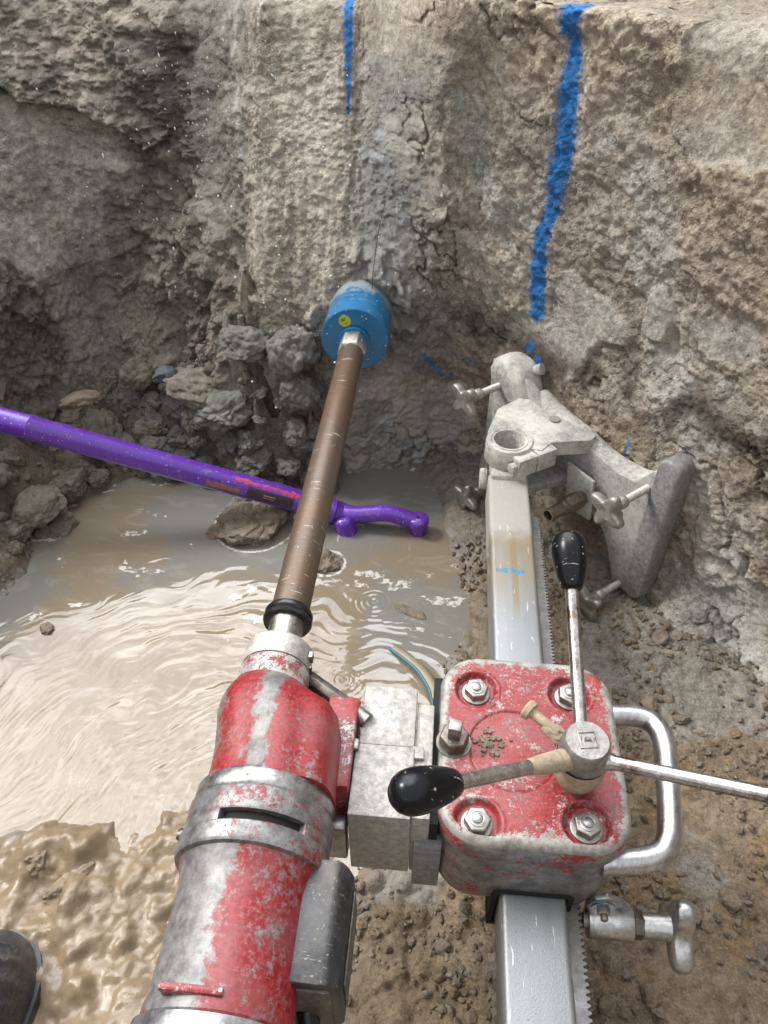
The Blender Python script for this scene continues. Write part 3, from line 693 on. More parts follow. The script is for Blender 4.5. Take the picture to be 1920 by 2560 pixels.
for (ix, iy, ir) in isl: foam = np.maximum(foam, .7*np.exp(-((np.hypot(xs-ix, ys-iy)-ir)/.006)**2))
foam = np.maximum(foam, .62*ss(.55, .68, fbm(P3*np.array([1, 1.8, 1]), 16, 4, .6, seed=411))*ss(.7, .9, ys))
Cw = np.tile(np.array([.225, .175, .112]), (len(xs), 1))
Cw = mixc(Cw, (.215, .178, .128), ss(.75, 1.1, ys))
Cw = mixc(Cw, (.185, .185, .175), ss(.0, .45, fbm(P3, 4.5, 4, seed=420)+.55*ss(1.1, 1.35, ys)-.1+.5*np.exp(-(((xs+.05)/.09)**2+((ys-.98)/.12)**2))+.5*np.exp(-(((xs+.56)/.08)**2+((ys-1.1)/.2)**2)))*.85*ss(.7, .9, ys))
P3[:, 2] = WZ+hgt
wt = grid_mesh('water', P3.reshape(len(WY), len(WX), 3), M_water, {'Col': ('c', Cw), 'foam': ('f', foam.reshape(len(WY), len(WX)))})
tag(wt, kind='structure')

# ================================================================== CLODS, STONES
def lump_mesh(name, seed, mat, sub=5, facet=.35, rough=.16, flat=.8):
    bm = bmesh.new(); bmesh.ops.create_icosphere(bm, subdivisions=sub, radius=1.)
    V = np.array([v.co[:] for v in bm.verts])
    rng = np.random.RandomState(seed)
    for _ in range(9):                       # sheared faces
        n = rng.normal(size=3); n /= np.linalg.norm(n); h = rng.uniform(.62, .9)
        d = V@n-h; V = V-np.where(d > 0, d*(.55+facet), 0)[:, None]*n
    N = V/np.linalg.norm(V, axis=1)[:, None]
    a1, a2, ai = worley(V, 2.6, seed+5)
    d = rough*fbm(V, 1.7, 5, .58, seed)+.10*(.5-a1)*1.2+.035*fbm(V, 7, 3, .6, seed+3)-.06*np.exp(-((a2-a1)/.08)**2)
    if sub >= 4:
        b1, b2, bi = worley(V, 8, seed+9); d = d+.05*(.5-b1)*(bi > .4)
    V = V+N*d[:, None]; V[:, 2] *= flat
    for v, c in zip(bm.verts, V): v.co = c
    me = bpy.data.meshes.new(name); bm.to_mesh(me); bm.free()
    me.polygons.foreach_set('use_smooth', [True]*len(me.polygons)); me.materials.append(mat); return me
protos = [lump_mesh('clay_clod', 11+i, M_clod, 5 if i < 4 else 4) for i in range(6)]
def put(name, me, x, y, z, s, rz=0., tilt=(0, 0), label=None, cat=None, group=None):
    o = bpy.data.objects.new(name, me); COL.objects.link(o); o.location = (x, y, z)
    o.scale = s if isinstance(s, tuple) else (s, s, s); o.rotation_euler = (tilt[0], tilt[1], rz)
    return tag(o, label, cat, group)
rg = random.Random(3)
# named, larger clods
def clod_px(px, py, z, w_px, me,  name, label, cat, group=None, asp=(1, 1, .8), sink=.25, rz=None):
    p = at(px, py, z) if z < .6 else aty(px, py, z); d = (Vector((0, 0, HC))-p).length; r = w_px/2/FPX*d
    return put(name, me, p.x, p.y, p.z-sink*r*asp[2]*.3, (r*asp[0], r*asp[1], r*asp[2]), rg.uniform(0, 6) if rz is None else rz, (rg.uniform(-.3, .3), rg.uniform(-.3, .3)), label, cat, group)
clod_px(612, 855, 1.37, 150, lump_mesh('clay_clod', 31, M_clodgrey, 5, .45, .10), 'clay_clod', 'big smooth grey clay block left of the blue core bit', 'clod', rz=.4)
clod_px(735, 875, 1.34, 140, lump_mesh('clay_clod', 32, M_clodgrey, 5, .2, .22), 'clay_clod', 'tall lumpy grey clay heap right beside the brown drill rod', 'clod', asp=(.9, 1, 1.3), rz=1)
clod_px(745, 975, 1.31, 120, lump_mesh('clay_clod', 36, M_clodgrey, 5, .2, .22), 'clay_clod', 'lower lumpy grey clay heap directly under the tall one beside the rod', 'clod', asp=(1, 1, 1.0), rz=2)
clod_px(560, 1020, 1.34, 130, lump_mesh('clay_clod', 37, M_clodgrey, 5, .3, .2), 'clay_clod', 'wet blue-grey clay lump below the big smooth grey block', 'clod', asp=(1.2, 1, .8), rz=2.5)
clod_px(410, 935, 1.40, 62, lump_mesh('stone', 33, M_slate, 4, .6, .05), 'stone', 'dark blue-grey stone sitting in the clay heap at left', 'stone', rz=.2)
clod_px(345, 935, 1.44, 95, lump_mesh('clay_clod', 34, M_clod, 5, .3, .16), 'clay_clod', 'upright pale clay clod just left of the blue-grey stone', 'clod', asp=(.8, 1, 1.15))
clod_px(500, 960, 1.40, 150, protos[1], 'clay_clod', 'wide crumbly clay clod between the blue-grey stone and the grey clay heap', 'clod', asp=(1.2, 1, .8))
clod_px(200, 1000, .40, 80, lump_mesh('stone', 35, M_stone, 4, .5, .08), 'stone', 'light tan stone half buried just above the purple pole', 'stone', asp=(1.2, 1, .6))
clod_px(625, 1085, .27, 150, lump_mesh('clay_clod', 41, M_clodtan, 5, .25, .2), 'clay_clod', 'tan clay clod at the far edge of the puddle above the purple pole', 'clod', asp=(1.1, 1, .9))
clod_px(725, 1150, .23, 130, lump_mesh('clay_clod', 42, M_clod, 5, .4, .14), 'clay_clod', 'smooth-topped clay clod in the water touching the brown drill rod', 'clod', asp=(1, 1, .9))
clod_px(885, 1110, .24, 80, lump_mesh('clay_clod', 43, M_clodgrey, 5, .2, .2), 'clay_clod', 'dark grey clod in the water just right of the brown drill rod', 'clod', asp=(.9, 1, 1.2))
clod_px(100, 1265, .26, 125, lump_mesh('clay_clod', 44, M_clod, 5, .25, .14), 'clay_clod', 'rounded brown clay ball on the left bank under the purple pole', 'clod')
put('clay_clod', lump_mesh('clay_clod', 46, M_clodtan, 6, .2, .24), -.385, 1.165, WZ+.005, (.090, .070, .062), .5, (.1, .0), 'large tan mud clod standing in the puddle left of the drill rod', 'clod')
put('clay_clod', lump_mesh('clay_clod', 47, M_clodgrey, 5, .2, .3), -.425, 1.215, WZ+.006, (.05, .035, .035), .9, (0, 0), 'small dark grey crumbly clod behind the large tan clod in the puddle', 'clod')
put('clay_clod', lump_mesh('clay_clod', 48, M_clodtan, 5, .2, .3), -.215, 1.06, WZ-.002, (.036, .034, .022), .2, (0, 0), 'small low mud clod in the puddle right of the drill rod', 'clod')
p = at(118, 1572, WZ); put('clay_clod', lump_mesh('clay_clod', 49, M_clodtan, 4, .2, .3), p.x, p.y, WZ, (.016, .015, .010), 0, (0, 0), 'tiny mud clod alone in the water near the left edge', 'clod')
p = at(1025, 1530, WZ); put('mud_flake', lump_mesh('mud_flake', 50, M_clodtan, 4, .2, .3), p.x, p.y, WZ, (.040, .010, .0045), -.35, (0, 0), 'thin wet mud flake floating in the puddle left of the rail', 'mud flake')
p = at(75, 2130, WZ+.03); put('clay_clod', lump_mesh('clay_clod', 51, M_slurryclod, 5, .2, .26), p.x, p.y, WZ+.012, (.030, .028, .028), .3, (0, 0), 'brown gritty mud clod at the puddle edge above the boot', 'clod')
p = at(170, 2190, WZ+.03); put('clay_clod', lump_mesh('clay_clod', 52, M_slurryclod, 5, .3, .2), p.x, p.y, WZ+.006, (.040, .020, .022), .75, (0, 0), 'flat-sided mud clod in the slurry right of the gritty clod', 'clod')
p = at(1625, 1755, .26); put('stone', lump_mesh('stone', 53, M_stone, 4, .7, .04), p.x, p.y, gz(p.x, p.y)+.008, (.020, .018, .015), .3, (0, 0), 'pale angular stone on the dirt above the grab handle', 'stone')
# repeated clods of the left and back bank
cnt = 0
while cnt < 110:
    x_ = rg.uniform(-1.12, -.2); y_ = rg.uniform(.95, 1.62)
    P_ = np.array([x_]); Q_ = np.array([y_])
    sdv = float(poly_sd(P_, Q_, shore)[0])
    if sdv < .0 or sdv > .34: continue
    s_ = rg.uniform(.012, .045)*(1 if rg.random() < .75 else 1.4)
    cnt += 1
    put('clay_clod', protos[cnt % 6], x_, y_, gz(x_, y_)+s_*.15, (s_*rg.uniform(.8, 1.3), s_, s_*rg.uniform(.7, 1.1)), rg.uniform(0, 6), (rg.uniform(-.6, .6), rg.uniform(-.6, .6)),
        'brown-grey clay clod in the heap along the left and far bank', 'clod', 'clay clods heaped on the far bank')
sp_ = [lump_mesh('dry_clod', 71+i, [M_stone, M_clodtan, M_clod][i % 3], 4, .5, .12) for i in range(6)]
gp = [lump_mesh('clay_clod', 111+i, M_clodgrey, 5, .2+.1*i, .2) for i in range(4)]
cnt = 0
while cnt < 74:
    x_ = rg.uniform(-.72, -.19); y_ = rg.uniform(1.19, 1.46)
    if gz(x_, y_) < WZ-.012 or gz(x_, y_) > .50 or (y_ > 1.36 and x_ > -.42) or (x_ > -.24 and y_ < 1.3): continue
    s_ = rg.uniform(.012, .040); cnt += 1
    put('clay_clod', gp[cnt % 4], x_, y_, gz(x_, y_)+s_*.12, (s_*rg.uniform(.8, 1.3), s_, s_*rg.uniform(.7, 1.1)), rg.uniform(0, 6), (rg.uniform(-.6, .6), rg.uniform(-.6, .6)),
        'wet grey clay clod in the heap under and left of the blue core bit', 'clod', 'wet grey clods heaped under the bit')
cnt = 0
while cnt < 48:
    x_ = rg.uniform(.0, .66); y_ = rg.uniform(.22, .98)
    sdv = float(poly_sd(np.array([x_]), np.array([y_]), shore)[0])
    if sdv < .04 or (x_*NX+y_*NY) > .93: continue
    s_ = rg.uniform(.006, .018)*(1.7 if (y_ > .62 and rg.random() < .4) else 1); cnt += 1
    put('dry_clod', sp_[cnt % 6], x_, y_, gz(x_, y_)+s_*.2, (s_*rg.uniform(.8, 1.3), s_, s_*rg.uniform(.6, 1)), rg.uniform(0, 6), (rg.uniform(-.6, .6), rg.uniform(-.6, .6)),
        'small dry lump of soil on the dirt right of and below the rail', 'clod', 'small dry clods on the dirt beside the rail')
# gravel and crumbs: uncountable
def scatter(name, n, region, smin, smax, mats, seed, label, onwall=False):
    rr = np.random.RandomState(seed); V = []; F = []; MI = []
    base = []
    for k in range(16):
        bm = bmesh.new(); bmesh.ops.create_icosphere(bm, subdivisions=2 if k < 8 else 1, radius=1.); v = np.array([q.co[:] for q in bm.verts]); f = [[w_.index for w_ in q.verts] for q in bm.faces]; bm.free()
        for _ in range(6):
            nn = rr.normal(size=3); nn /= np.linalg.norm(nn); h = rr.uniform(.45, .85); d = v@nn-h; v = v-np.where(d > 0, d, 0)[:, None]*nn
        v = v*(1+.12*rr.normal(size=(len(v), 1))); base.append((v, np.array(f)))
    o = 0; c = 0
    while c < n:
        x_, y_ = region(rr)
        if x_ is None: continue
        z_ = gz(x_, y_)
        if z_ < WZ-.002: continue
        s_ = smin+(smax-smin)*rr.rand()**4.5
        v, f = base[rr.randint(8)+(8 if s_ < .0024 else 0)]
        a = rr.rand()*6.28; b = rr.rand()*6.28
        Rz = np.array([[math.cos(a), -math.sin(a), 0], [math.sin(a), math.cos(a), 0], [0, 0, 1]]); Rx = np.array([[1, 0, 0], [0, math.cos(b), -math.sin(b)], [0, math.sin(b), math.cos(b)]])
        q = (v*s_*np.array([1, rr.uniform(.7, 1.2), rr.uniform(.5, .9)]))@(Rz@Rx).T+np.array([x_, y_, z_+s_*.25])
        V.append(q); F.append(f+o); o += len(v); MI += [rr.randint(len(mats))]*len(f); c += 1
    V = np.concatenate(V); F = np.concatenate(F)
    me = bpy.data.meshes.new(name); me.from_pydata(V.tolist(), [], F.tolist())
    for m in mats: me.materials.append(m)
    me.polygons.foreach_set('material_index', MI)
    o_ = bpy.data.objects.new(name, me); COL.objects.link(o_); return tag(o_, label, 'gravel', kind='stuff')
def reg_r(rr):
    x_ = rr.uniform(-.1, .72); y_ = rr.uniform(.18, 1.15)
    if x_*NX+y_*NY > .95: return None, None
    if rr.rand() > .45+.6*(math.sin(x_*23+y_*9)*math.sin(y_*17-x_*11)): return None, None
    return x_, y_
scatter('gravel', 6000, reg_r, .0008, .0085, [M_clodtan, M_clodbrown, M_clod, M_clodbrown, M_stone], 5, 'loose dry gravel and soil crumbs on the dirt beside the rail')
def reg_l(rr):
    x_ = rr.uniform(-1.12, -.1); y_ = rr.uniform(.9, 1.66); return x_, y_
scatter('soil_crumbs', 3500, reg_l, .002, .011, [M_clod, M_clod, M_clodgrey], 6, 'crumbled clay on the far and left bank of the puddle')

# ================================================================== CORE DRILL
AX, AZ = -.168, .60; MX = -.147
drill = tag(empty('core_drill', (-.15, .30, .53)), 'red and silver core drill with brown extension rod and blue core bit', 'core drill')
Yv = (0, 1, 0)
def ylathe(prof, cx, cz=AZ, n=72): return MB().lathe([(h, r) for h, r in prof], n, (cx, 0, cz), Yv)
# motor body with a stepped flat behind the collar
b = ylathe([(.150, .0610), (.152, .0622), (.160, .0622), (.166, .0605), (.250, .0600), (.262, .0622), (.273, .066)], MX)
body = b.build('motor_body', M_red_motor, drill, ang=30)
MB().prism([(-.118, .62), (-.100, .628), (-.0965, .600), (-.112, .585)], lambda u, v, h: Vector((u, h, v)), .180, .276).build('mounting_pad', M_red_plain, body, .003)
MB().box((-.185, .160, .648), (-.135, .166, .6655)).build('ledge', M_red_plain, body, .002)
ylathe([(.02, .030), (.03, .052), (.05, .063), (.07, .0665), (.140, .0675), (.149, .0665), (.1495, .055)], MX).build('end_cap', M_cap, drill)
# collars with the cooling slot
ylathe([(.272, .0640), (.274, .0700), (.277, .0715), (.291, .0715), (.2925, .0700), (.2925, .060)], MX).build('collar', M_collar, drill)
ylathe([(.303, .058), (.303, .0690), (.305, .0700), (.324, .0700), (.3265, .0685), (.3265, .06)], MX).build('collar', M_collar, drill)
ylathe([(.3275, .06), (.3275, .0668), (.3295, .0680), (.342, .0680), (.346, .0655), (.347, .06)], MX).build('collar', M_dark_red, drill)
ylathe([(.288, .0615), (.306, .0615)], MX).build('slot_floor', M_slot, drill)
segs = MB(); rs = []
for j in range(61):                       # ring segment that leaves the slot open
    a = R(46)+(R(360-68))*j/60            # measured clockwise from up
    sx, cz = math.sin(a), math.cos(a)
    rs.append([Vector((MX+sx*r, yy, AZ+cz*r)) for r, yy in ((.061, .2915), (.0698, .2915), (.0698, .3035), (.061, .3035))])
segs.rings(rs); segs.build('slot_ring', M_collar, drill, .0008)
MB().lathe([(-.004, .006), (.0, .006), (.003, .004)], 12, (MX-.069, .296, AZ+.018), (-1, 0, .25)).build('screw', M_darkbolt, drill)
# gear housing: loft that blends a round case into the flat mounting side
st = [(.344, .0640, -.147, 1.), (.352, .0620, -.147, 1.), (.365, .0612, -.147, 1.), (.39, .0612, -.149, 1.), (.415, .0625, -.152, 1.), (.430, .0620, -.156, .95), (.442, .0590, -.159, .85), (.452, .0545, -.162, .6), (.460, .0490, -.165, .35), (.466, .0440, -.167, .1), (.470, .0415, -.168, 0.)]
rs = []
for (yy, rr, cx, k) in st:
    ring = []
    for j in range(120):
        a = 2*math.pi*j/120; c, s_ = math.cos(a), math.sin(a)     # c toward +x
        bx = (-.088-cx); bz = .052*(.75+.25*k)
        if c > .02:
            rb = min(bx/c, bz/max(abs(s_), 1e-4)); e = 7
            rbx = (( (c/bx)**4+(abs(s_)/bz)**4 )**-.25)
        else: rbx = 0
        rad = (rr**6+(rbx*k)**6)**(1/6) if rbx else rr
        # shallow valley between the gear bulge and the spindle bulge
        rad -= .0035*math.exp(-((a-R(112))/R(13))**2)*k; rad -= .003*math.exp(-((a-R(58))/R(11))**2)*k
        ring.append(Vector((cx+rad*c, yy, AZ+rad*s_)))
    rs.append(ring)
gear = MB().rings(rs).build('gear_housing', M_red_gear, drill, ang=50)
MB().box((-.102, .366, .512), (-.0685, .472, .600)).build('mounting_flange', M_red_plain, drill, .003)
MB().box((-.098, .395, .596), (-.090, .412, .606)).build('rib', M_red_plain, gear, .002)
MB().box((-.100, .372, .592), (-.092, .386, .603)).build('rib', M_red_plain, gear, .002)
MB().box((-.100, .345, .48), (-.07, .362, .55)).build('lower_lug', M_dark_red, gear, .003)
ylathe([(.466, .0420), (.470, .0408), (.494, .0398), (.497, .0385), (.4975, .030)], AX).build('spindle_neck', worn('neck_paint', RED, (.46, .45, .42), .55, 30, .4, .5, .5, .35), drill)
ylathe([(.4985, .030), (.499, .0385), (.502, .0395), (.5255, .0385), (.5295, .035), (.5305, .018)], AX).build('gland', metalmat('gland_metal', (.50, .49, .46), .4, .4, (.42, .37, .28), .6, bump=.5), drill)
MB().box((AX+.037, .508, .606), (AX+.042, .517, .618)).box((AX+.0375, .500, .600), (AX+.0415, .505, .608)).build('gland_rivets', M_bolt, drill, .001)
ylathe([(.528, .0200), (.540, .0200), (.556, .0205), (.575, .0235)], AX).build('spindle', metalmat('spindle_steel', (.40, .38, .35), .28, .15), drill)
MB().lathe([(0, .0), (.0012, .0012)], 8, (AX, .55, AZ+.0205), (0, 0, 1))
ylathe([(.566, .0235), (.567, .0285), (.570, .0302), (.573, .0295), (.575, .0275), (.577, .0295), (.581, .0300), (.584, .0285), (.5845, .0235)], AX).build('seal_ring', M_rubber, drill)
rod = ylathe([(.575, .0225), (.579, .0236), (1.216, .0232), (1.222, .0215)], AX, n=56).build('extension_rod', M_rod, drill)
# bit
bit = ylathe([(1.262, .030), (1.266, .0305), (1.270, .028), (1.272, .0630), (1.274, .0650), (1.290, .0654), (1.300, .0650), (1.56, .0650)], AX, n=96).build('core_bit', M_bit, drill)
hx = MB(); hx.rings([[Vector((AX+math.sin(R(60*j+24))*r, yy, AZ+math.cos(R(60*j+24))*r)) for j in range(6)] for yy, r in ((1.217, .0235), (1.220, .0275), (1.262, .0275))])
hx.build('hex_nut', metalmat('hex_nut_steel', (.40, .40, .38), .4, .35), bit, .0012)
sx_, sz_ = AX-.0175, AZ+.0395
MB().lathe([(.003, .0115), (-.0006, .0115)], 32, (sx_, 1.2704, sz_), Yv).build('sticker', M_yellow, bit)
pr_ = MB()
for k, (dx, dz, wd) in enumerate(((-.004, .004, .009), (-.004, .001, .008), (.002, -.004, .005))):
    Mx = Matrix.Translation((sx_+dx+.001, 1.2697, sz_+dz)) @ Matrix.Rotation(R(-28), 4, 'Y')
    pr_.box((-wd/2, -.0002, -.0007), (wd/2, .0002, .0007), Mx)
pr_.build('sticker_print', M_ink, bit)
# switch box
F_ = lambda u, v, h: Vector((u, h, v))
bx = MB().prism([(-.108, .570), (-.101, .6225), (-.0975, .6255), (-.066, .6255), (-.0615, .623), (-.056, .612), (-.052, .596), (-.051, .525), (-.060, .508), (-.105, .508)], F_, .184, .283).build('switch_box', M_box, drill, .0025)
MB().box((-.0515, .195, .535), (-.0495, .272, .590)).build('rating_plate', M_boxside, bx, .001)
MB().box((-.104, .1815, .515), (-.060, .1865, .612)).build('box_cover', M_boxside, bx, .002)
MB().tube(smooth_path([(-.085, .187, .55), (-.080, .165, .535), (-.083, .13, .525), (-.095, .08, .52)]), .011, 16).build('cable_gland', M_rubber, bx)
# water valve on the right of the gland
va, vb = Vector((AX+.034, .500, .590)), Vector((-.083, .468, .586)); vd = (vb-va).normalized(); vl = (vb-va).length
valve = MB().lathe([(-.006, .007), (0, .0085), (.004, .0105), (vl-.004, .0105), (vl, .009)], 8, va, vd, ref=(0, 0, 1)).build('water_valve', M_darkbolt, drill, .0008)
MB().lathe([(vl, .006), (vl, .0125), (vl+.004, .0125), (vl+.0045, .008)], 28, va, vd).build('valve_ring', M_steel, valve)
MB().tube([va+vd*(vl+.008)+Vector((math.cos(a)*.3*.012, 0, 0))*0+(Vector((0, 0, 1))*math.cos(a)+vd.cross(Vector((0, 0, 1)))*math.sin(a))*.0125 for a in [2*math.pi*k/24 for k in range(24)]], .0023, 8, loop=True).build('orange_clip', M_orange, valve)
MB().lathe([(vl+.004, .0095), (vl+.030, .0095)], 28, va, vd).build('inlet_tube', M_bolt, valve)

# ================================================================== DRILL STAND
RX, RT = .131, .47
stand = tag(empty('drill_stand', (.131, .60, .25)), 'drill stand with square aluminium rail, red carriage and dusty cast foot', 'drill stand')
def rrect(x0, x1, z0, z1, r, n=6):
    out = []
    for (cx, cz, a0) in ((x1-r, z1-r, 0), (x0+r, z1-r, 90), (x0+r, z0+r, 180), (x1-r, z0+r, 270)):
        for k in range(n+1): a = R(a0+90*k/n); out.append((cx+r*math.cos(a), cz+r*math.sin(a)))
    return out
rail = MB().prism(rrect(.096, .166, .400, .470, .007), F_, -.05, 1.045).build('rail', M_rail, stand, ang=25)
# rack with teeth
pitch = .0063; pts = []
yy = 0.0
while yy < .968:
    pts += [(.1865, yy), (.1865, yy+.0016), (.1828, yy+.0030), (.1828, yy+.0047)]; yy += pitch
poly = [(.1662, 0.)]+pts[::1]+[(.1845, yy), (.1662, yy)]
rk = MB(); n_ = len(poly)
rk.v = [(u, v, .412) for u, v in poly]+[(u, v, .440) for u, v in poly]
rk.f = [(i, (i+1) % n_, (i+1) % n_+n_, i+n_) for i in range(n_)]
# top & bottom as strips of quads
xs0 = [(.1662, v) for u, v in poly[1:-1]]; o_ = len(rk.v)
for zz, off in ((.440, n_), (.412, 0)):
    o_ = len(rk.v); rk.v += [(.1662, v, zz) for u, v in poly[1:-1]]
    rk.f += [(o_+i, off+1+i, off+2+i, o_+i+1) for i in range(n_-3)]
rk.build('gear_rack', M_rack, rail, ang=20)
# marker scribble on the rail top
mk = MB(); rg2 = random.Random(4)
for (u0, wd, hh) in ((-.024, .005, .008), (-.018, .005, .006), (-.014, .009, .013), (-.002, .008, .012), (.005, .010, .011), (.015, .006, .005), (.016, .004, .006)):
    cx, cy = .131+u0+wd/2-.004, .808-.1*u0+rg2.uniform(-.003, .003)
    n_ = 12; pts = [Vector((cx+math.cos(2*math.pi*k/n_)*wd/2*rg2.uniform(.7, 1.2), cy+math.sin(2*math.pi*k/n_)*hh/2*rg2.uniform(.6, 1.2), .4703)) for k in range(n_)]
    mk.add(pts, [tuple(range(n_))])
mk.build('marker_stain', M_bluemark, rail)

# carriage: cover with recesses, rolled edge and side walls as one radial sheet
cx0, cx1, cy0, cy1 = .022, .218, .330, .556
ccx, ccy = (cx0+cx1)/2, (cy0+cy1)/2; hw, hh = (cx1-cx0)/2, (cy1-cy0)/2; rc = .046
def rr_R(a):
    c, s_ = math.cos(a), math.sin(a); lo, hi = 0, .3
    for _ in range(26):
        m = (lo+hi)/2; qx, qy = abs(c*m)-(hw-rc), abs(s_*m)-(hh-rc)
        d = math.hypot(max(qx, 0), max(qy, 0))+min(max(qx, qy), 0)-rc
        if d > 0: hi = m
        else: lo = m
    return lo
NA = 360; bolts = [(.0625, .507), (.1685, .509), (.0625, .352), (.1710, .357)]
Ra = [rr_R(2*math.pi*j/NA) for j in range(NA)]
rs = []
def topz(x, y, inset):
    z = .580
    for (bx_, by_) in bolts:
        d = math.hypot(x-bx_, y-by_); z -= .0075*float(ss(.0245, .0200, np.array(d))); z += .0012*math.exp(-((d-.026)/.002)**2)
    d = math.hypot(x-.102, y-.434); z -= .0014*math.exp(-((d-.0475)/.0012)**2); z -= .0009*(d < .0475)
    return z
for i in range(1, 115):
    rho = i/114; ring = []
    for j in range(NA):
        a = 2*math.pi*j/NA; r = (Ra[j]-.010)*rho
        x, y = ccx+r*math.cos(a), ccy+r*math.sin(a); ring.append(Vector((x, y, topz(x, y, 0))))
    rs.append(ring)
for k in range(1, 9):
    a_ = k/8*math.pi/2*.9; ring = []
    for j in range(NA):
        a = 2*math.pi*j/NA; r = Ra[j]-.010+.010*math.sin(a_); ring.append(Vector((ccx+r*math.cos(a), ccy+r*math.sin(a), .570+.010*math.cos(a_))))
    rs.append(ring)
cov = MB().rings(rs, cap0=True, cap1=False).build('carriage_cover', M_red_cover, stand, ang=60)
rs = []
for (dr, zz) in ((-.0002, .5715), (.0012, .568), (.0018, .56), (.0014, .55), (-.001, .545), (-.001, .535), (.000, .47), (-.004, .445), (-.016, .428), (-.030, .424)):
    rs.append([Vector((ccx+(Ra[j]+dr)*math.cos(2*math.pi*j/NA), ccy+(Ra[j]+dr)*math.sin(2*math.pi*j/NA), zz)) for j in range(NA)])
cbody = MB().rings(rs, cap0=False).build('carriage_body', M_body, stand, ang=40)
# the carriage closes round the rail: dark slot and lower shoes
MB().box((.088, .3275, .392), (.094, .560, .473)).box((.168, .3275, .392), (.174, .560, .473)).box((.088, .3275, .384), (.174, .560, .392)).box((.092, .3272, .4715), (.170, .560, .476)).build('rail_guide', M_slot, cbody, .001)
def hexpts(r, z, rot=0, n=6): return [Vector((r*math.cos(R(rot+360/n*k)), r*math.sin(R(rot+360/n*k)), z)) for k in range(n)]
def make_bolt(rot):
    m = MB(); m.rings([hexpts(.0138, .002, rot), hexpts(.0138, .0105, rot), hexpts(.0128, .0118, rot)])
    o = m.build('bolt', M_bolt, None, .0006); 
    m2 = MB().lathe([(0, .0158), (.002, .0160), (.0026, .0148)], 40); w_ = m2.build('washer', M_bolt, None)
    m3 = MB().lathe([(.0118, .0085), (.0128, .0085), (.0130, .0072), (.0124, .0065), (.0124, .0058), (.0142, .0050), (.0150, .003), (.0152, .0001)], 32); c_ = m3.build('bolt_end', metalmat('bolt_end_steel', (.36, .355, .34), .35, .25), None)
    w_.parent = o; c_.parent = o; return o
bp = make_bolt(12)
for k, (bx_, by_) in enumerate(bolts):
    o = bp if k == 0 else None
    if o is None:
        o = copy_part(bp, stand, (bx_, by_, .573), (0, 0, R([0, 17, -9, 24][k])))
    else:
        o.parent = stand; o.location = Vector((bx_, by_, .573))-Vector(stand['_o'])
sqb = MB(); sqb.rings([[v+Vector((.0375, .437, 0)) for v in hexpts(r, z, 10)] for r, z in ((.0165, .578), (.0165, .594), (.015, .596))])
sq = sqb.build('square_head_bolt', M_darkbolt, stand, .0008)
MB().rings([[v+Vector((.0375, .437, 0)) for v in hexpts(.0095, z, 35, 4)] for z in (.595, .615)]).build('square_head', M_bolt, sq, .0012)
MB().lathe([(0, .019), (.0015, .019)], 36, (.0375, .437, .5795)).build('washer', M_darkbolt, sq)
# crumbs of dry mud on the cover
# grab handle
hp = [at(px, py, .53) for px, py in ((1500, 1788), (1590, 1790), (1632, 1808), (1658, 1850), (1668, 1930), (1674, 2050), (1668, 2110), (1636, 2143), (1560, 2155), (1500, 2158))]
hnd = MB().tube(smooth_path(hp, 8), .0128, 28).build('grab_handle', M_steel, stand)
# spacer
sp = MB().box((-.0672, .345, .462), (-.004, .425, .585)).build('spacer_block', M_alu, stand, .0018)
MB().box((-.0645, .4252, .462), (-.0045, .500, .584)).build('spacer_rear', M_alu, sp, .002)
MB().box((-.0035, .350, .455), (.0155, .484, .578)).build('clamp_plate', M_alu, sp, .002)
MB().box((-.006, .413, .5775), (.006, .427, .5835)).build('key_bar', M_alu, sp, .001)
MB().box((-.0745, .4145, .583), (-.0635, .4275, .5905)).build('clamp_key', M_bolt, sp, .002)
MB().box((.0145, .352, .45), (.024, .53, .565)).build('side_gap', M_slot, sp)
MB().box((.0, .345, .43), (.03, .36, .53)).build('lower_shoe', M_pad, sp, .002)

# ---- feed wheel
HX, HY = .163, .404
hub = MB().lathe([(.578, .017), (.592, .0175), (.596, .019), (.606, .0235), (.632, .0250), (.645, .0245), (.6555, .0222), (.6575, .0205), (.6575, .004)], 48, (HX, HY, 0)).build('feed_wheel_hub', metalmat('hub_metal', (.24, .235, .225), .42, .22, (.42, .36, .26), .7, bump=.6), stand)
MB().lathe([(.590, .0190), (.598, .0232), (.610, .0258), (.622, .0264), (.628, .0250)], 48, (HX-.0012, HY-.0012, 0), cap=False).build('mud_crust', M_mudcap, hub)
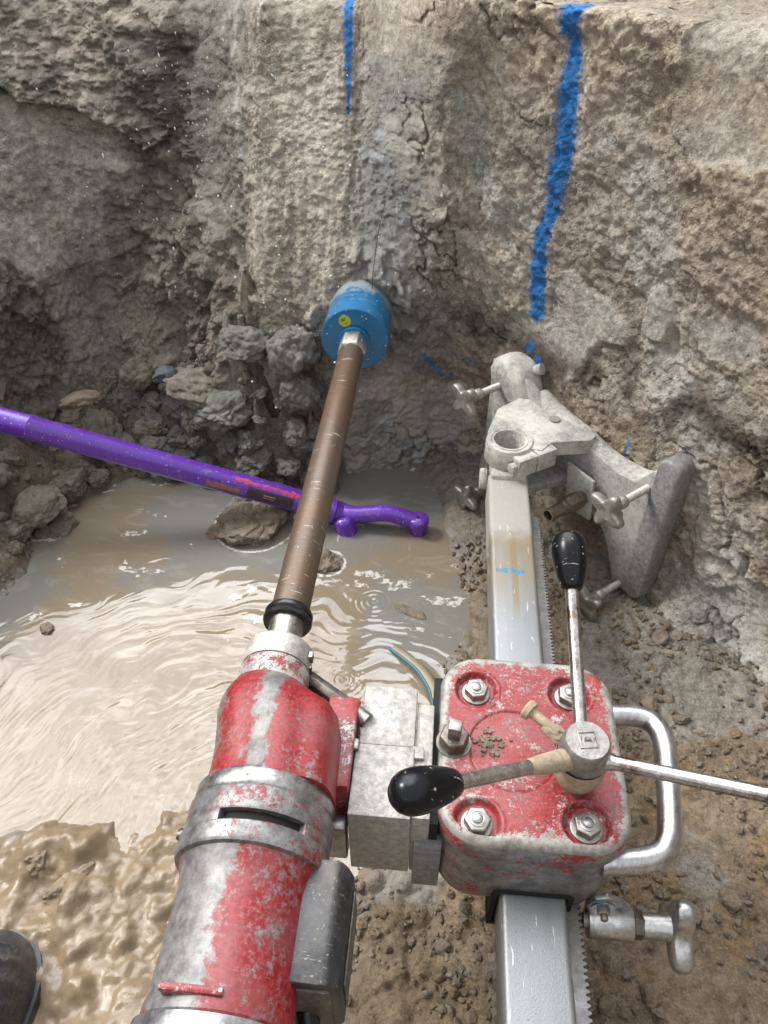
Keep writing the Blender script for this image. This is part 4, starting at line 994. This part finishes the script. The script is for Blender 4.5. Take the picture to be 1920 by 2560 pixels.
# square mark
sqm = MB()
for r0, r1, zz in ((.0125, .0110, .6585), ):
    a_ = hexpts(r0, zz, 52, 4); b_ = hexpts(r1, zz+.0003, 52, 4); c_ = hexpts(.0105, .6576, 52, 4)
    sqm.rings([[v+Vector((HX, HY, 0)) for v in q] for q in (hexpts(r0, .6570, 52, 4), a_, b_, c_)], cap0=False, cap1=False)
sqm.build('square_mark', M_bolt, hub)
lg = MB()
for k in range(5): lg.box((HX-.0065+k*.003, HY-.0005-(k % 2)*.0015, .6574), (HX-.005+k*.003, HY+.003-(k % 2)*.002, .6581))
lg.lathe([(.6574, .0030), (.6588, .0022)], 10, (HX+.000, HY+.001, 0)); lg.build('stamped_mark', M_darkbolt, hub)
for k, az in enumerate((-3, -122, 117)):
    d = Vector((math.sin(R(az)), math.cos(R(az)), 0)); A0 = Vector((HX, HY, .628)); Rk = .183
    e = A0+d*Rk+Vector((0, 0, .092)); dv = (e-A0).normalized(); Lk = (e-A0).length
    spk = MB().lathe([(.018, .0098), (.030, .0086), (.034, .0072), (Lk-.02, .0070), (Lk+.01, .0070)], 24, A0, dv).build('spoke', M_chrome, hub)
    if k == 1: MB().lathe([(.017, .0112), (.04, .0104), (.062, .0090), (.078, .0076), (.080, .0070)], 24, A0, dv, cap=False).build('mud_crust', M_mudcap, spk)
    L0 = Lk-.034
    pf = [(0, .0100), (.0015, .0118), (.006, .0135), (.014, .0155), (.026, .0178), (.038, .0192), (.047, .0193), (.055, .0180), (.061, .0153), (.0655, .011), (.0678, .006), (.0685, .0008)]
    kb = MB().lathe([(L0+h, r) for h, r in pf], 44, A0, dv).build('knob', M_knob, hub, ang=60)
    if k == 0: tag(kb, 'black knob pointing away with a chipped tan spot')
# clamping screw stuck in mud
c0, c1 = Vector((.147, .421, .628)), Vector((.113, .450, .632)); dv = (c1-c0).normalized(); L_ = (c1-c0).length
MB().lathe([(-.005, .006), (L_-.006, .0055), (L_-.004, .0062), (L_-.003, .0105), (L_+.002, .0112), (L_+.0045, .0095), (L_+.0055, .004)], 20, c0, dv).build('clamp_screw', M_mudcap, hub)
mm = lump_mesh('mud_crust', 88, M_mudcap, 4, .2, .3); o = bpy.data.objects.new('mud_crust', mm); COL.objects.link(o); o.parent = hub
o.location = Vector((.137, .428, .630))-Vector(stand['_o']); o.scale = (.015, .010, .009); o.rotation_euler = (0, 0, -.7)
# crumbs on the carriage cover
cr_ = MB(); rr = random.Random(12)
crm = []
for k in range(90):
    a = rr.gauss(0, 1); b_ = rr.gauss(0, 1); x, y = .076+a*.0085, .440+b_*.0075
    s_ = .0008+.0034*rr.random()**2.5
    me_b = [Vector((math.sin(p_)*math.cos(q_), math.sin(p_)*math.sin(q_), math.cos(p_)))*rr.uniform(.7, 1.2) for p_ in (R(50), R(110)) for q_ in [2*math.pi*i/5 for i in range(5)]]
    cr_.rings([[v*s_+Vector((x, y, .5795)) for v in me_b[:5]], [v*s_+Vector((x, y, .5790)) for v in me_b[5:]]])
cr_.build('mud_crumbs', M_clodtan, cov)['label'] = 'dry mud crumbs on the red cover'

# ---- star knobs
def star(mb, o, ax, Rk, th, lobes=4, rot=0., nn=96):
    a = Vector(ax).normalized(); u = (Vector((0, 0, 1))-a*a.z).normalized(); w_ = a.cross(u); rs = []
    for (h, s_) in ((0, .88), (.10, .96), (.3, 1.0), (.7, 1.0), (.9, .96), (1, .87), (1.0, .4), (.86, .2)):
        ring = []
        for j in range(nn):
            t = 2*math.pi*j/nn; rr_ = Rk*(.70+.30*math.cos(lobes*(t+rot)))*s_ if s_ > .5 else Rk*.6*s_
            if s_ > .5: rr_ = Rk*s_*(.47+.53*(.5+.5*math.cos(lobes*(t+rot)))**1.25)
            ring.append(Vector(o)+a*(h*th)+(u*math.cos(t)+w_*math.sin(t))*rr_)
        rs.append(ring)
    mb.rings(rs); return mb
foot_n = Vector((NX, NY, 0))
def levelling(t, z, klen, rot, dirty):
    base = W(t, .0, z); a = -foot_n
    prof = []; h = -.008
    while h < klen-.018:
        prof += [(h, .0060), (h+.0014, .0074), (h+.0028, .0060)]; h += .0028
    s_ = MB().lathe(prof, 20, base, a).build('levelling_screw', M_thread, stand, ang=60)
    MB().lathe([(klen-.040, .0095), (klen-.038, .0115), (klen-.026, .0115), (klen-.024, .0100), (klen-.022, .0108), (klen-.002, .0105)], 28, base, a).build('collar_nut', M_knobmetal, s_, ang=40)
    star(MB(), base+a*(klen-.006), a, .037, .016, 4, rot).build('star_knob', M_knobmetal, s_, ang=60)
    return s_
levelling(.188, .498, .098, R(20), 0); levelling(.188, .262, .085, R(50), 0); levelling(-.178, .515, .098, R(35), 1); levelling(-.172, .262, .075, R(10), 1)
# ---- cast foot
FW = lambda u, v, h: W(u, h, v)
wp = [(-.215, .255), (-.180, .258), (-.160, .315), (-.135, .350), (-.100, .375), (-.050, .385), (.035, .385), (.075, .378), (.115, .360), (.142, .325), (.158, .290), (.172, .255), (.215, .252),
      (.222, .545), (.190, .535), (.160, .492), (.120, .488), (.075, .495), (.040, .505), (-.060, .512), (-.10, .540), (-.14, .560), (-.215, .555)]
web = MB().prism(wp, FW, 0., .016).build('foot_web', M_web, stand, .003)
# no hole cut: dark raised plate, its colour standing for the slot's shade
cap = [(.150+.0065*math.cos(a)*(1), .402+.0065*math.sin(a)+(.011 if math.sin(a) >= 0 else -.011)) for a in [2*math.pi*k/24 for k in range(24)]]
MB().prism(cap, FW, -.0012, .002).build('slot_shade_plate', m_simple('slot_grey', (.10, .10, .095), .7), web)
def slab(t0, t1, z0, z1, k0, k1, r, taper=0.):
    m = MB(); rs = []
    for (kk, ins) in ((k0, .004), (k0+.002, .001), (k0+.006, 0.), (k1-.004, 0.), (k1, .003)):
        ring = []
        for (u, v) in rrect(t0+ins, t1-ins, z0+ins, z1-ins, r-ins*.6, 8):
            ring.append(W(u, kk, v))
        rs.append(ring)
    return m.rings(rs)
slab(.196, .240, .256, .572, -.006, .036, .020).build('foot_pad', M_pad, stand, ang=50)
# left pad tapers, with a head at the top
lp = MB(); rs = []
for (zz, t0, t1, k0, k1) in ((.245, -.215, -.150, -.004, .045), (.255, -.222, -.140, -.008, .050), (.30, -.222, -.135, -.008, .050), (.40, -.205, -.125, -.004, .050), (.47, -.205, -.110, -.006, .050), (.515, -.212, -.105, -.012, .050), (.540, -.215, -.118, -.014, .050), (.562, -.205, -.130, -.010, .048), (.572, -.190, -.142, .000, .040)):
    rs.append([W(u, v, zz) for u, v in rrect(t0, t1, k0, k1, .018, 6)])
lp.rings(rs).build('foot_pad', M_dusty, stand, ang=50)
MB().lathe([(0, .010), (.016, .011), (.018, .006)], 20, W(-.128, .030, .560), (.5, -.3, .35)).build('pad_lug', M_web, stand)
# curved beam along the back from neck to right pad, giving the web depth
bm_pts = [W(-.10, .022, .515), W(-.04, .020, .500), (W(.03, .020, .495)), W(.075, .022, .483), W(.12, .024, .476), W(.165, .026, .482), W(.205, .028, .505)]
MB().tube(smooth_path(bm_pts, 6), [.022+.002*math.sin(i*.3) for i in range(37)], 24).build('foot_beam', M_dusty, stand, ang=60)
# horizontal arm plate from clamp ring to foot
ap = [(.130+.036*math.cos(R(a)), 1.083+.036*math.sin(R(a))) for a in range(170, -40, -10)]+[(.185, 1.060), (.205, 1.085)]
q0 = W(.055, .0, 0); q1 = W(.050, .018, 0); q2 = W(-.105, .018, 0); q3 = W(-.120, -.010, 0)
ap = ap+[(q0.x, q0.y), (q1.x, q1.y), (q2.x, q2.y), (q3.x, q3.y), (.112, 1.185), (.092, 1.110)]
arm = MB().prism(ap, lambda u, v, h: Vector((u, v, h)), .487, .5175).build('clamp_arm', M_dusty, stand, .005, 3)
MB().lathe([(.480, .030), (.480, .0405), (.482, .0420), (.516, .0420), (.5205, .0400), (.5205, .0335), (.5190, .0325), (.5190, .0322), (.5208, .0318), (.5208, .0285), (.518, .0270), (.432, .0270), (.430, .0300), (.476, .0302)], 64, (.130, 1.083, 0), cap=False).build('clamp_ring', M_dusty, arm, ang=40)
MB().lathe([(.436, .0268), (.437, .0268)], 40, (.130, 1.083, 0)).build('ring_floor', m_simple('ring_floor_dust', (.20, .19, .175), .9), arm)
# ears of the clamp
ea, eb = at(1302, 1172, .50), at(1392, 1140, .50); ed_ = (eb-ea); ed_.z = 0; L_ = ed_.length; ed_.normalize(); pn = Vector((-ed_.y, ed_.x, 0))
Me = Matrix(((ed_.x, pn.x, 0, ea.x), (ed_.y, pn.y, 0, ea.y), (0, 0, 1, 0), (0, 0, 0, 1)))
MB().box((-.004, .0, .478), (L_*.46, .030, .5150), Me).build('clamp_ear', M_dusty, arm, .002)
MB().box((L_*.49, .0, .478), (L_, .030, .5155), Me).build('clamp_ear', M_dusty, arm, .002)
MB().rings([[ea-ed_*h+(Vector((0, 0, 1))*math.cos(R(60*k+15))+pn*math.sin(R(60*k+15)))*r+Vector((0, 0, -.004))+pn*.012 for k in range(6)] for h, r in ((.002, .0105), (.012, .0105), (.014, .009))]).build('clamp_bolt', M_web, arm, .0006)
MB().lathe([(0, .0125), (.003, .0125)], 28, ea+pn*.012+Vector((0, 0, -.004))-ed_*.001, -ed_).build('washer', M_web, arm)
# pivot bracket below the ring, joining rail end to foot
MB().box((.100, 1.030, .400), (.162, 1.058, .4795)).build('pivot_block', M_dusty, stand, .006)
br = MB(); q = [(.105, 1.10), (.160, 1.07), (W(.03, 0, 0).x, W(.03, 0, 0).y), (W(-.12, 0, 0).x, W(-.12, 0, 0).y)]
br.prism(q, lambda u, v, h: Vector((u, v, h)), .400, .418).build('lower_arm', M_web, stand, .003)
MB().lathe([(0, .018), (.006, .020), (.012, .018)], 30, (.0955, 1.075, .435), (-1, 0, 0)).build('pivot_boss', M_dusty, stand)
MB().lathe([(0, .010), (.004, .010)], 18, (.215, 1.155, .517), (0, 0, 1)).build('oil_recess', m_simple('recess_grey', (.25, .24, .22), .9), stand)
for (t_, z_) in ((-.055, .512), (.030, .506)):
    MB().box((-.008, -.006, -.008), (.008, .012, .006), Matrix.Translation(W(t_, .026, z_)) @ Matrix.Rotation(R(-40), 4, 'Z')).build('cast_lug', M_dusty, stand, .004)
# anchor with washer plate
wpl = [W(u, -.022, v) for u, v in ((.030, .462), (.095, .458), (.105, .372), (.045, .366))]
MB().rings([wpl, [p+foot_n*.006 for p in wpl]]).build('washer_plate', M_web, stand, .0015)
ab = W(.080, -.02, .412); aa = -foot_n
anc = MB().lathe([(0, .0125), (.012, .013), (.020, .0165)], 30, ab, aa).build('anchor_rod', M_brown, stand)
MB().rings([[ab+aa*h+(Vector((0, 0, 1))*math.cos(R(60*k+10))+aa.cross(Vector((0, 0, 1)))*math.sin(R(60*k+10)))*r for k in range(6)] for h, r in ((.012, .0175), (.046, .0175))]).build('anchor_nut', M_brown, anc, .001)
MB().lathe([(.046, .0150), (.050, .0158), (.054, .0158), (.057, .0125), (.090, .0125), (.0905, .0120), (.0905, .0098), (.0895, .0095), (.075, .0088), (.074, .0)], 32, ab, aa).build('coupling_tube', M_brown, anc, ang=40)
MB().lathe([(.0905, .0099), (.080, .0090)], 24, ab, aa, cap=False)

# ---- rail lock with its star knob, lower right
lock = MB().prism([(.190, .452), (.196, .470), (.208, .476), (.220, .470), (.238, .452), (.240, .420), (.192, .416)], F_, .330, .337).build('lock_bracket', metalmat('bracket_steel', (.42, .42, .42), .38, .12), stand, .002)
ly, lz = .322, .436
MB().lathe([(.1925, .0165), (.194, .0175), (.2385, .0175), (.240, .0165)], 40, (0, ly, lz), (1, 0, 0)).build('lock_barrel', metalmat('barrel_steel', (.50, .50, .50), .33, .12), lock)
MB().lathe([(.188, .008), (.1925, .008)], 18, (0, ly, lz), (1, 0, 0)).build('lock_pin', M_bolt, lock)
MB().rings([[Vector((h, ly+math.sin(R(60*k))*r, lz+math.cos(R(60*k))*r)) for k in range(6)] for h, r in ((.240, .011), (.241, .0150), (.2505, .0150), (.252, .0125))]).build('lock_nut', M_darkbolt, lock, .0006)
lk = MB().lathe([(.250, .0128), (.252, .0133), (.276, .0138), (.282, .0170)], 36, (0, ly, lz), (1, 0, 0)); lkn = lk.build('lock_knob_stem', M_knobclean, lock)
star(MB(), (.279, ly, lz), (1, 0, 0), .042, .020, 3, R(12)).build('star_knob', M_knobclean, lkn, ang=60)
bo = Vector((.207, .3295, .455))
MB().lathe([(0, .0125), (.0015, .0125)], 28, bo, (0, -1, .0)).build('washer', M_steel, lock)
MB().rings([[bo+Vector((math.sin(R(60*k))*r, -h, math.cos(R(60*k))*r)) for k in range(6)] for h, r in ((.0015, .0075), (.008, .0075))]).lathe([(.008, .004), (.013, .004), (.014, .003)], 16, bo, (0, -1, 0)).build('lock_bolt', M_bolt, lock, .0005)
mk = MB(); mk.box((.1965, .3292, .4655), (.206, .3298, .4695)); mk.build('marker_dab', M_bluemark, lock)

# ================================================================== PURPLE POLE
pa, pb = aty(-60, 1032, 1.135), aty(835, 1276, 1.185)
L_ = (pb-pa).length; dv = (pb-pa).normalized()
pole = tag(empty('steel_pole', tuple(pb)), 'purple painted steel pole with curved end lying across the puddle', 'pole')
tb = MB().lathe([(-.6, .0245), (.095, .0245), (.098, .0262), (.100, .0262), (.1015, .0250), (L_-.012, .0250), (L_-.010, .0285), (L_, .0285), (L_+.002, .026)], 40, pa, dv).build('pole_tube', M_purple, pole, ang=50)
# worn red flash and dark label wrapped on the side that faces the camera
def wrap(name, s0, s1, a0, a1, mat, r, jag=0., seed=1, par=tb):
    up = Vector((0, 0, 1)); up = (up-dv*up.dot(dv)).normalized(); sd2 = dv.cross(up)       # sd2 points to -y side
    if sd2.y > 0: sd2 = -sd2
    rr = random.Random(seed); rs = []; n1 = 26
    for i in range(n1+1):
        s_ = s0+(s1-s0)*i/n1; ja = rr.uniform(-jag, jag); jb = rr.uniform(-jag, jag); ring = []
        for j in range(7):
            a = R(a0+ja+(a1+jb-a0-ja)*j/6); ring.append(pa+dv*s_+(up*math.cos(a)+sd2*math.sin(a))*r)
        rs.append(ring)
    return MB().rings(rs, closed=False, cap0=False, cap1=False).build(name, mat, par, ang=60)
l0 = (aty(615, 1235, 1.16)-pa).length; l1 = (aty(730, 1262, 1.17)-pa).length
wrap('red_scrape', l0-.03, L_-.02, 14, 38, M_redtape, .02535, 8, 3)
wrap('label', l0, l1, 46, 105, M_label, .0255, 1, 5)
wrap('label_print', l0+.035, l0+.060, 66, 71, M_pinkprint, .0257, 1, 6); wrap('label_print', l0+.034, l0+.058, 79, 82, M_pinkprint, .0257, 1, 7)
wrap('rust_scrape', l0-.085, l0-.015, 68, 96, m_simple('rust_scuff', (.24, .13, .07), .6, 0, 120, .5), .0254, 5, 8)
hk = [pb-dv*.01, pb+dv*.02, aty(880, 1286, 1.180), aty(925, 1284, 1.178), aty(970, 1283, 1.177), aty(1010, 1294, 1.176), aty(1042, 1305, 1.174)]
pth = smooth_path(hk, 5); hr = [.0255-.0070*min(1, i/12) for i in range(len(pth))]; 
arm_h = MB().tube(pth, hr, 24).build('curved_arm', M_purple, pole, ang=60)
he = aty(1046, 1308, 1.172)
MB().lathe([(-.09, .0190), (-.012, .0205), (.008, .0225), (.014, .0215), (.018, .017), (.0195, .004)], 32, he, (0, -.12, 1)).build('end_boss', M_purple, arm_h, ang=50)
MB().lathe([(0, .0036), (.0006, .0036)], 14, he+Vector((-.001, -.0035, .0195)), (0, -.12, 1)).build('drain_hole', M_slot, arm_h)
hs = aty(862, 1308, 1.165)
MB().lathe([(-.08, .021), (.004, .023), (.014, .020), (.018, .012)], 30, hs, (-.25, .1, 1)).build('lower_stub', M_purple, arm_h, ang=50)

# ================================================================== HOSE, WIRE, BOOT, SPRAY
hz = [at(985, 1625, WZ-.006), at(1015, 1645, WZ+.002), at(1055, 1680, WZ+.006), at(1085, 1730, WZ+.008), at(1095, 1790, WZ+.010), at(1090, 1860, WZ+.0)]
hose = tag(empty('hose', tuple(hz[2])), 'muddy yellow and blue hose lying half under water behind the spacer block', 'hose')
MB().tube(smooth_path(hz, 8), .0105, 18).build('hose_tube', M_hose, hose)
MB().tube([p+Vector((-.0075, -.0035, .0052)) for p in smooth_path(hz, 8)], .0035, 10).build('blue_stripe', M_hoseblue, hose)
wr = [aty(965, 500, 1.40), aty(950, 560, 1.37), aty(940, 620, 1.36), aty(932, 690, 1.36), aty(930, 730, 1.37)]
tag(MB().tube(smooth_path(wr, 5), .0006, 6).build('root', m_simple('root_dark', (.03, .02, .015), .8), None, loc=tuple(wr[2])), 'thin dark root hanging on the wall above the blue bit', 'root')

bc = Vector((-.527, .0, WZ))
boot = tag(empty('rubber_boot', (bc.x, .20, WZ+.01)), 'muddy dark rubber boot standing in the slurry at the lower left corner', 'boot')
rs = []
toe_y = .318
for i in range(110):
    s_ = i/109; yy = toe_y-.27*s_
    prog = math.sqrt(max(0, 1-(1-min(1, s_/.30))**2))
    wd = .004+.056*prog*(1-.12*ss(.35, .6, np.array(s_))+.0); hh_ = .010+.078*prog**.9+.05*float(ss(.5, 1., np.array(s_)))
    ring = []
    for j in range(36):
        a = 2*math.pi*j/36; c, sn = math.cos(a), math.sin(a)
        rx = abs(c)**.8*math.copysign(1, c)*wd
        rz = (abs(sn)**.85)*hh_ if sn > 0 else -(abs(sn)**.5)*.004
        if sn > .35 and s_ > .11: rz += .0085*max(0, math.sin((s_*.27+.012*abs(c))*2*math.pi/.024))**.6*min(1, (sn-.35)*4)*(s_ < .85)
        ring.append(Vector((bc.x+rx, yy, WZ+.012+rz)))
    rs.append(ring)
M_boot = worn('boot_rubber', (.030, .032, .034), (.19, .155, .11), .20, 18, .34, .7, .0, .35, (.26, .21, .15), fine=.3)
foot_m = MB().rings(rs).build('boot_foot', M_boot, boot, ang=60)
rs = []
for i in range(24):
    s_ = i/23; yy = toe_y+.006-.29*s_; prog = math.sqrt(max(0, 1-(1-min(1, s_/.28))**2)); wd = .004+.061*prog
    rs.append([Vector((bc.x+sx*wd, yy, WZ+zz)) for sx, zz in ((-1, .0), (1, .0), (1.02, .010), (.99, .020), (-.99, .020), (-1.02, .010))])
MB().rings(rs).build('boot_sole', M_boot, boot, ang=60)
MB().tube(smooth_path([(bc.x, .095, WZ+.06), (bc.x, .085, WZ+.12), (bc.x-.005, .07, WZ+.22), (bc.x-.01, .055, WZ+.30)], 4), [.060, .060, .058, .058, .058, .058, .060, .062, .064, .066, .068, .070, .072], 28).build('boot_shaft', M_boot, boot, ang=60)

# water drops thrown off the bit
M_drop = Mat('water_drop').out((.62, .63, .62), .12, 0., IOR=1.4)
rr = np.random.RandomState(21); V = []; F = []; o_ = 0
def drop(p, r, el, dirv):
    global o_
    bm = bmesh.new(); bmesh.ops.create_icosphere(bm, subdivisions=1, radius=1.)
    v = np.array([q.co[:] for q in bm.verts]); f = [[w_.index+o_ for w_ in q.verts] for q in bm.faces]; bm.free()
    d = np.array(dirv)/np.linalg.norm(dirv); v = v*r; v = v+np.outer(v@d, d)*(el-1); V.extend((v+np.array(p)).tolist()); F.extend(f); o_ += len(v)
for k in range(330):
    px = 620+rr.normal()*230; py = 330+rr.normal()*260; yy = rr.uniform(.75, 1.36)
    if not (0 < px < 1150 and -20 < py < 900): continue
    p = aty(px, py, yy); drop(p, .0004+.00055*rr.rand(), 1+2.2*rr.rand(), (rr.normal()*.3+.25, .1, -1))
for k in range(55):
    px = 740+rr.normal()*130; py = 600+rr.normal()*200; p = aty(px, py, rr.uniform(1.1, 1.36))
    drop(p, .0009+.0016*rr.rand()**2, 1.1, (0, 0, 1))
me = bpy.data.meshes.new('water_spray'); me.from_pydata(V, [], F); me.materials.append(M_drop); me.polygons.foreach_set('use_smooth', [True]*len(me.polygons))
o = bpy.data.objects.new('water_spray', me); COL.objects.link(o)
tag(o, 'white water drops flying off the wall around the blue core bit', 'water spray', kind='stuff')

for o in bpy.data.objects:
    if '_o' in o: del o['_o']
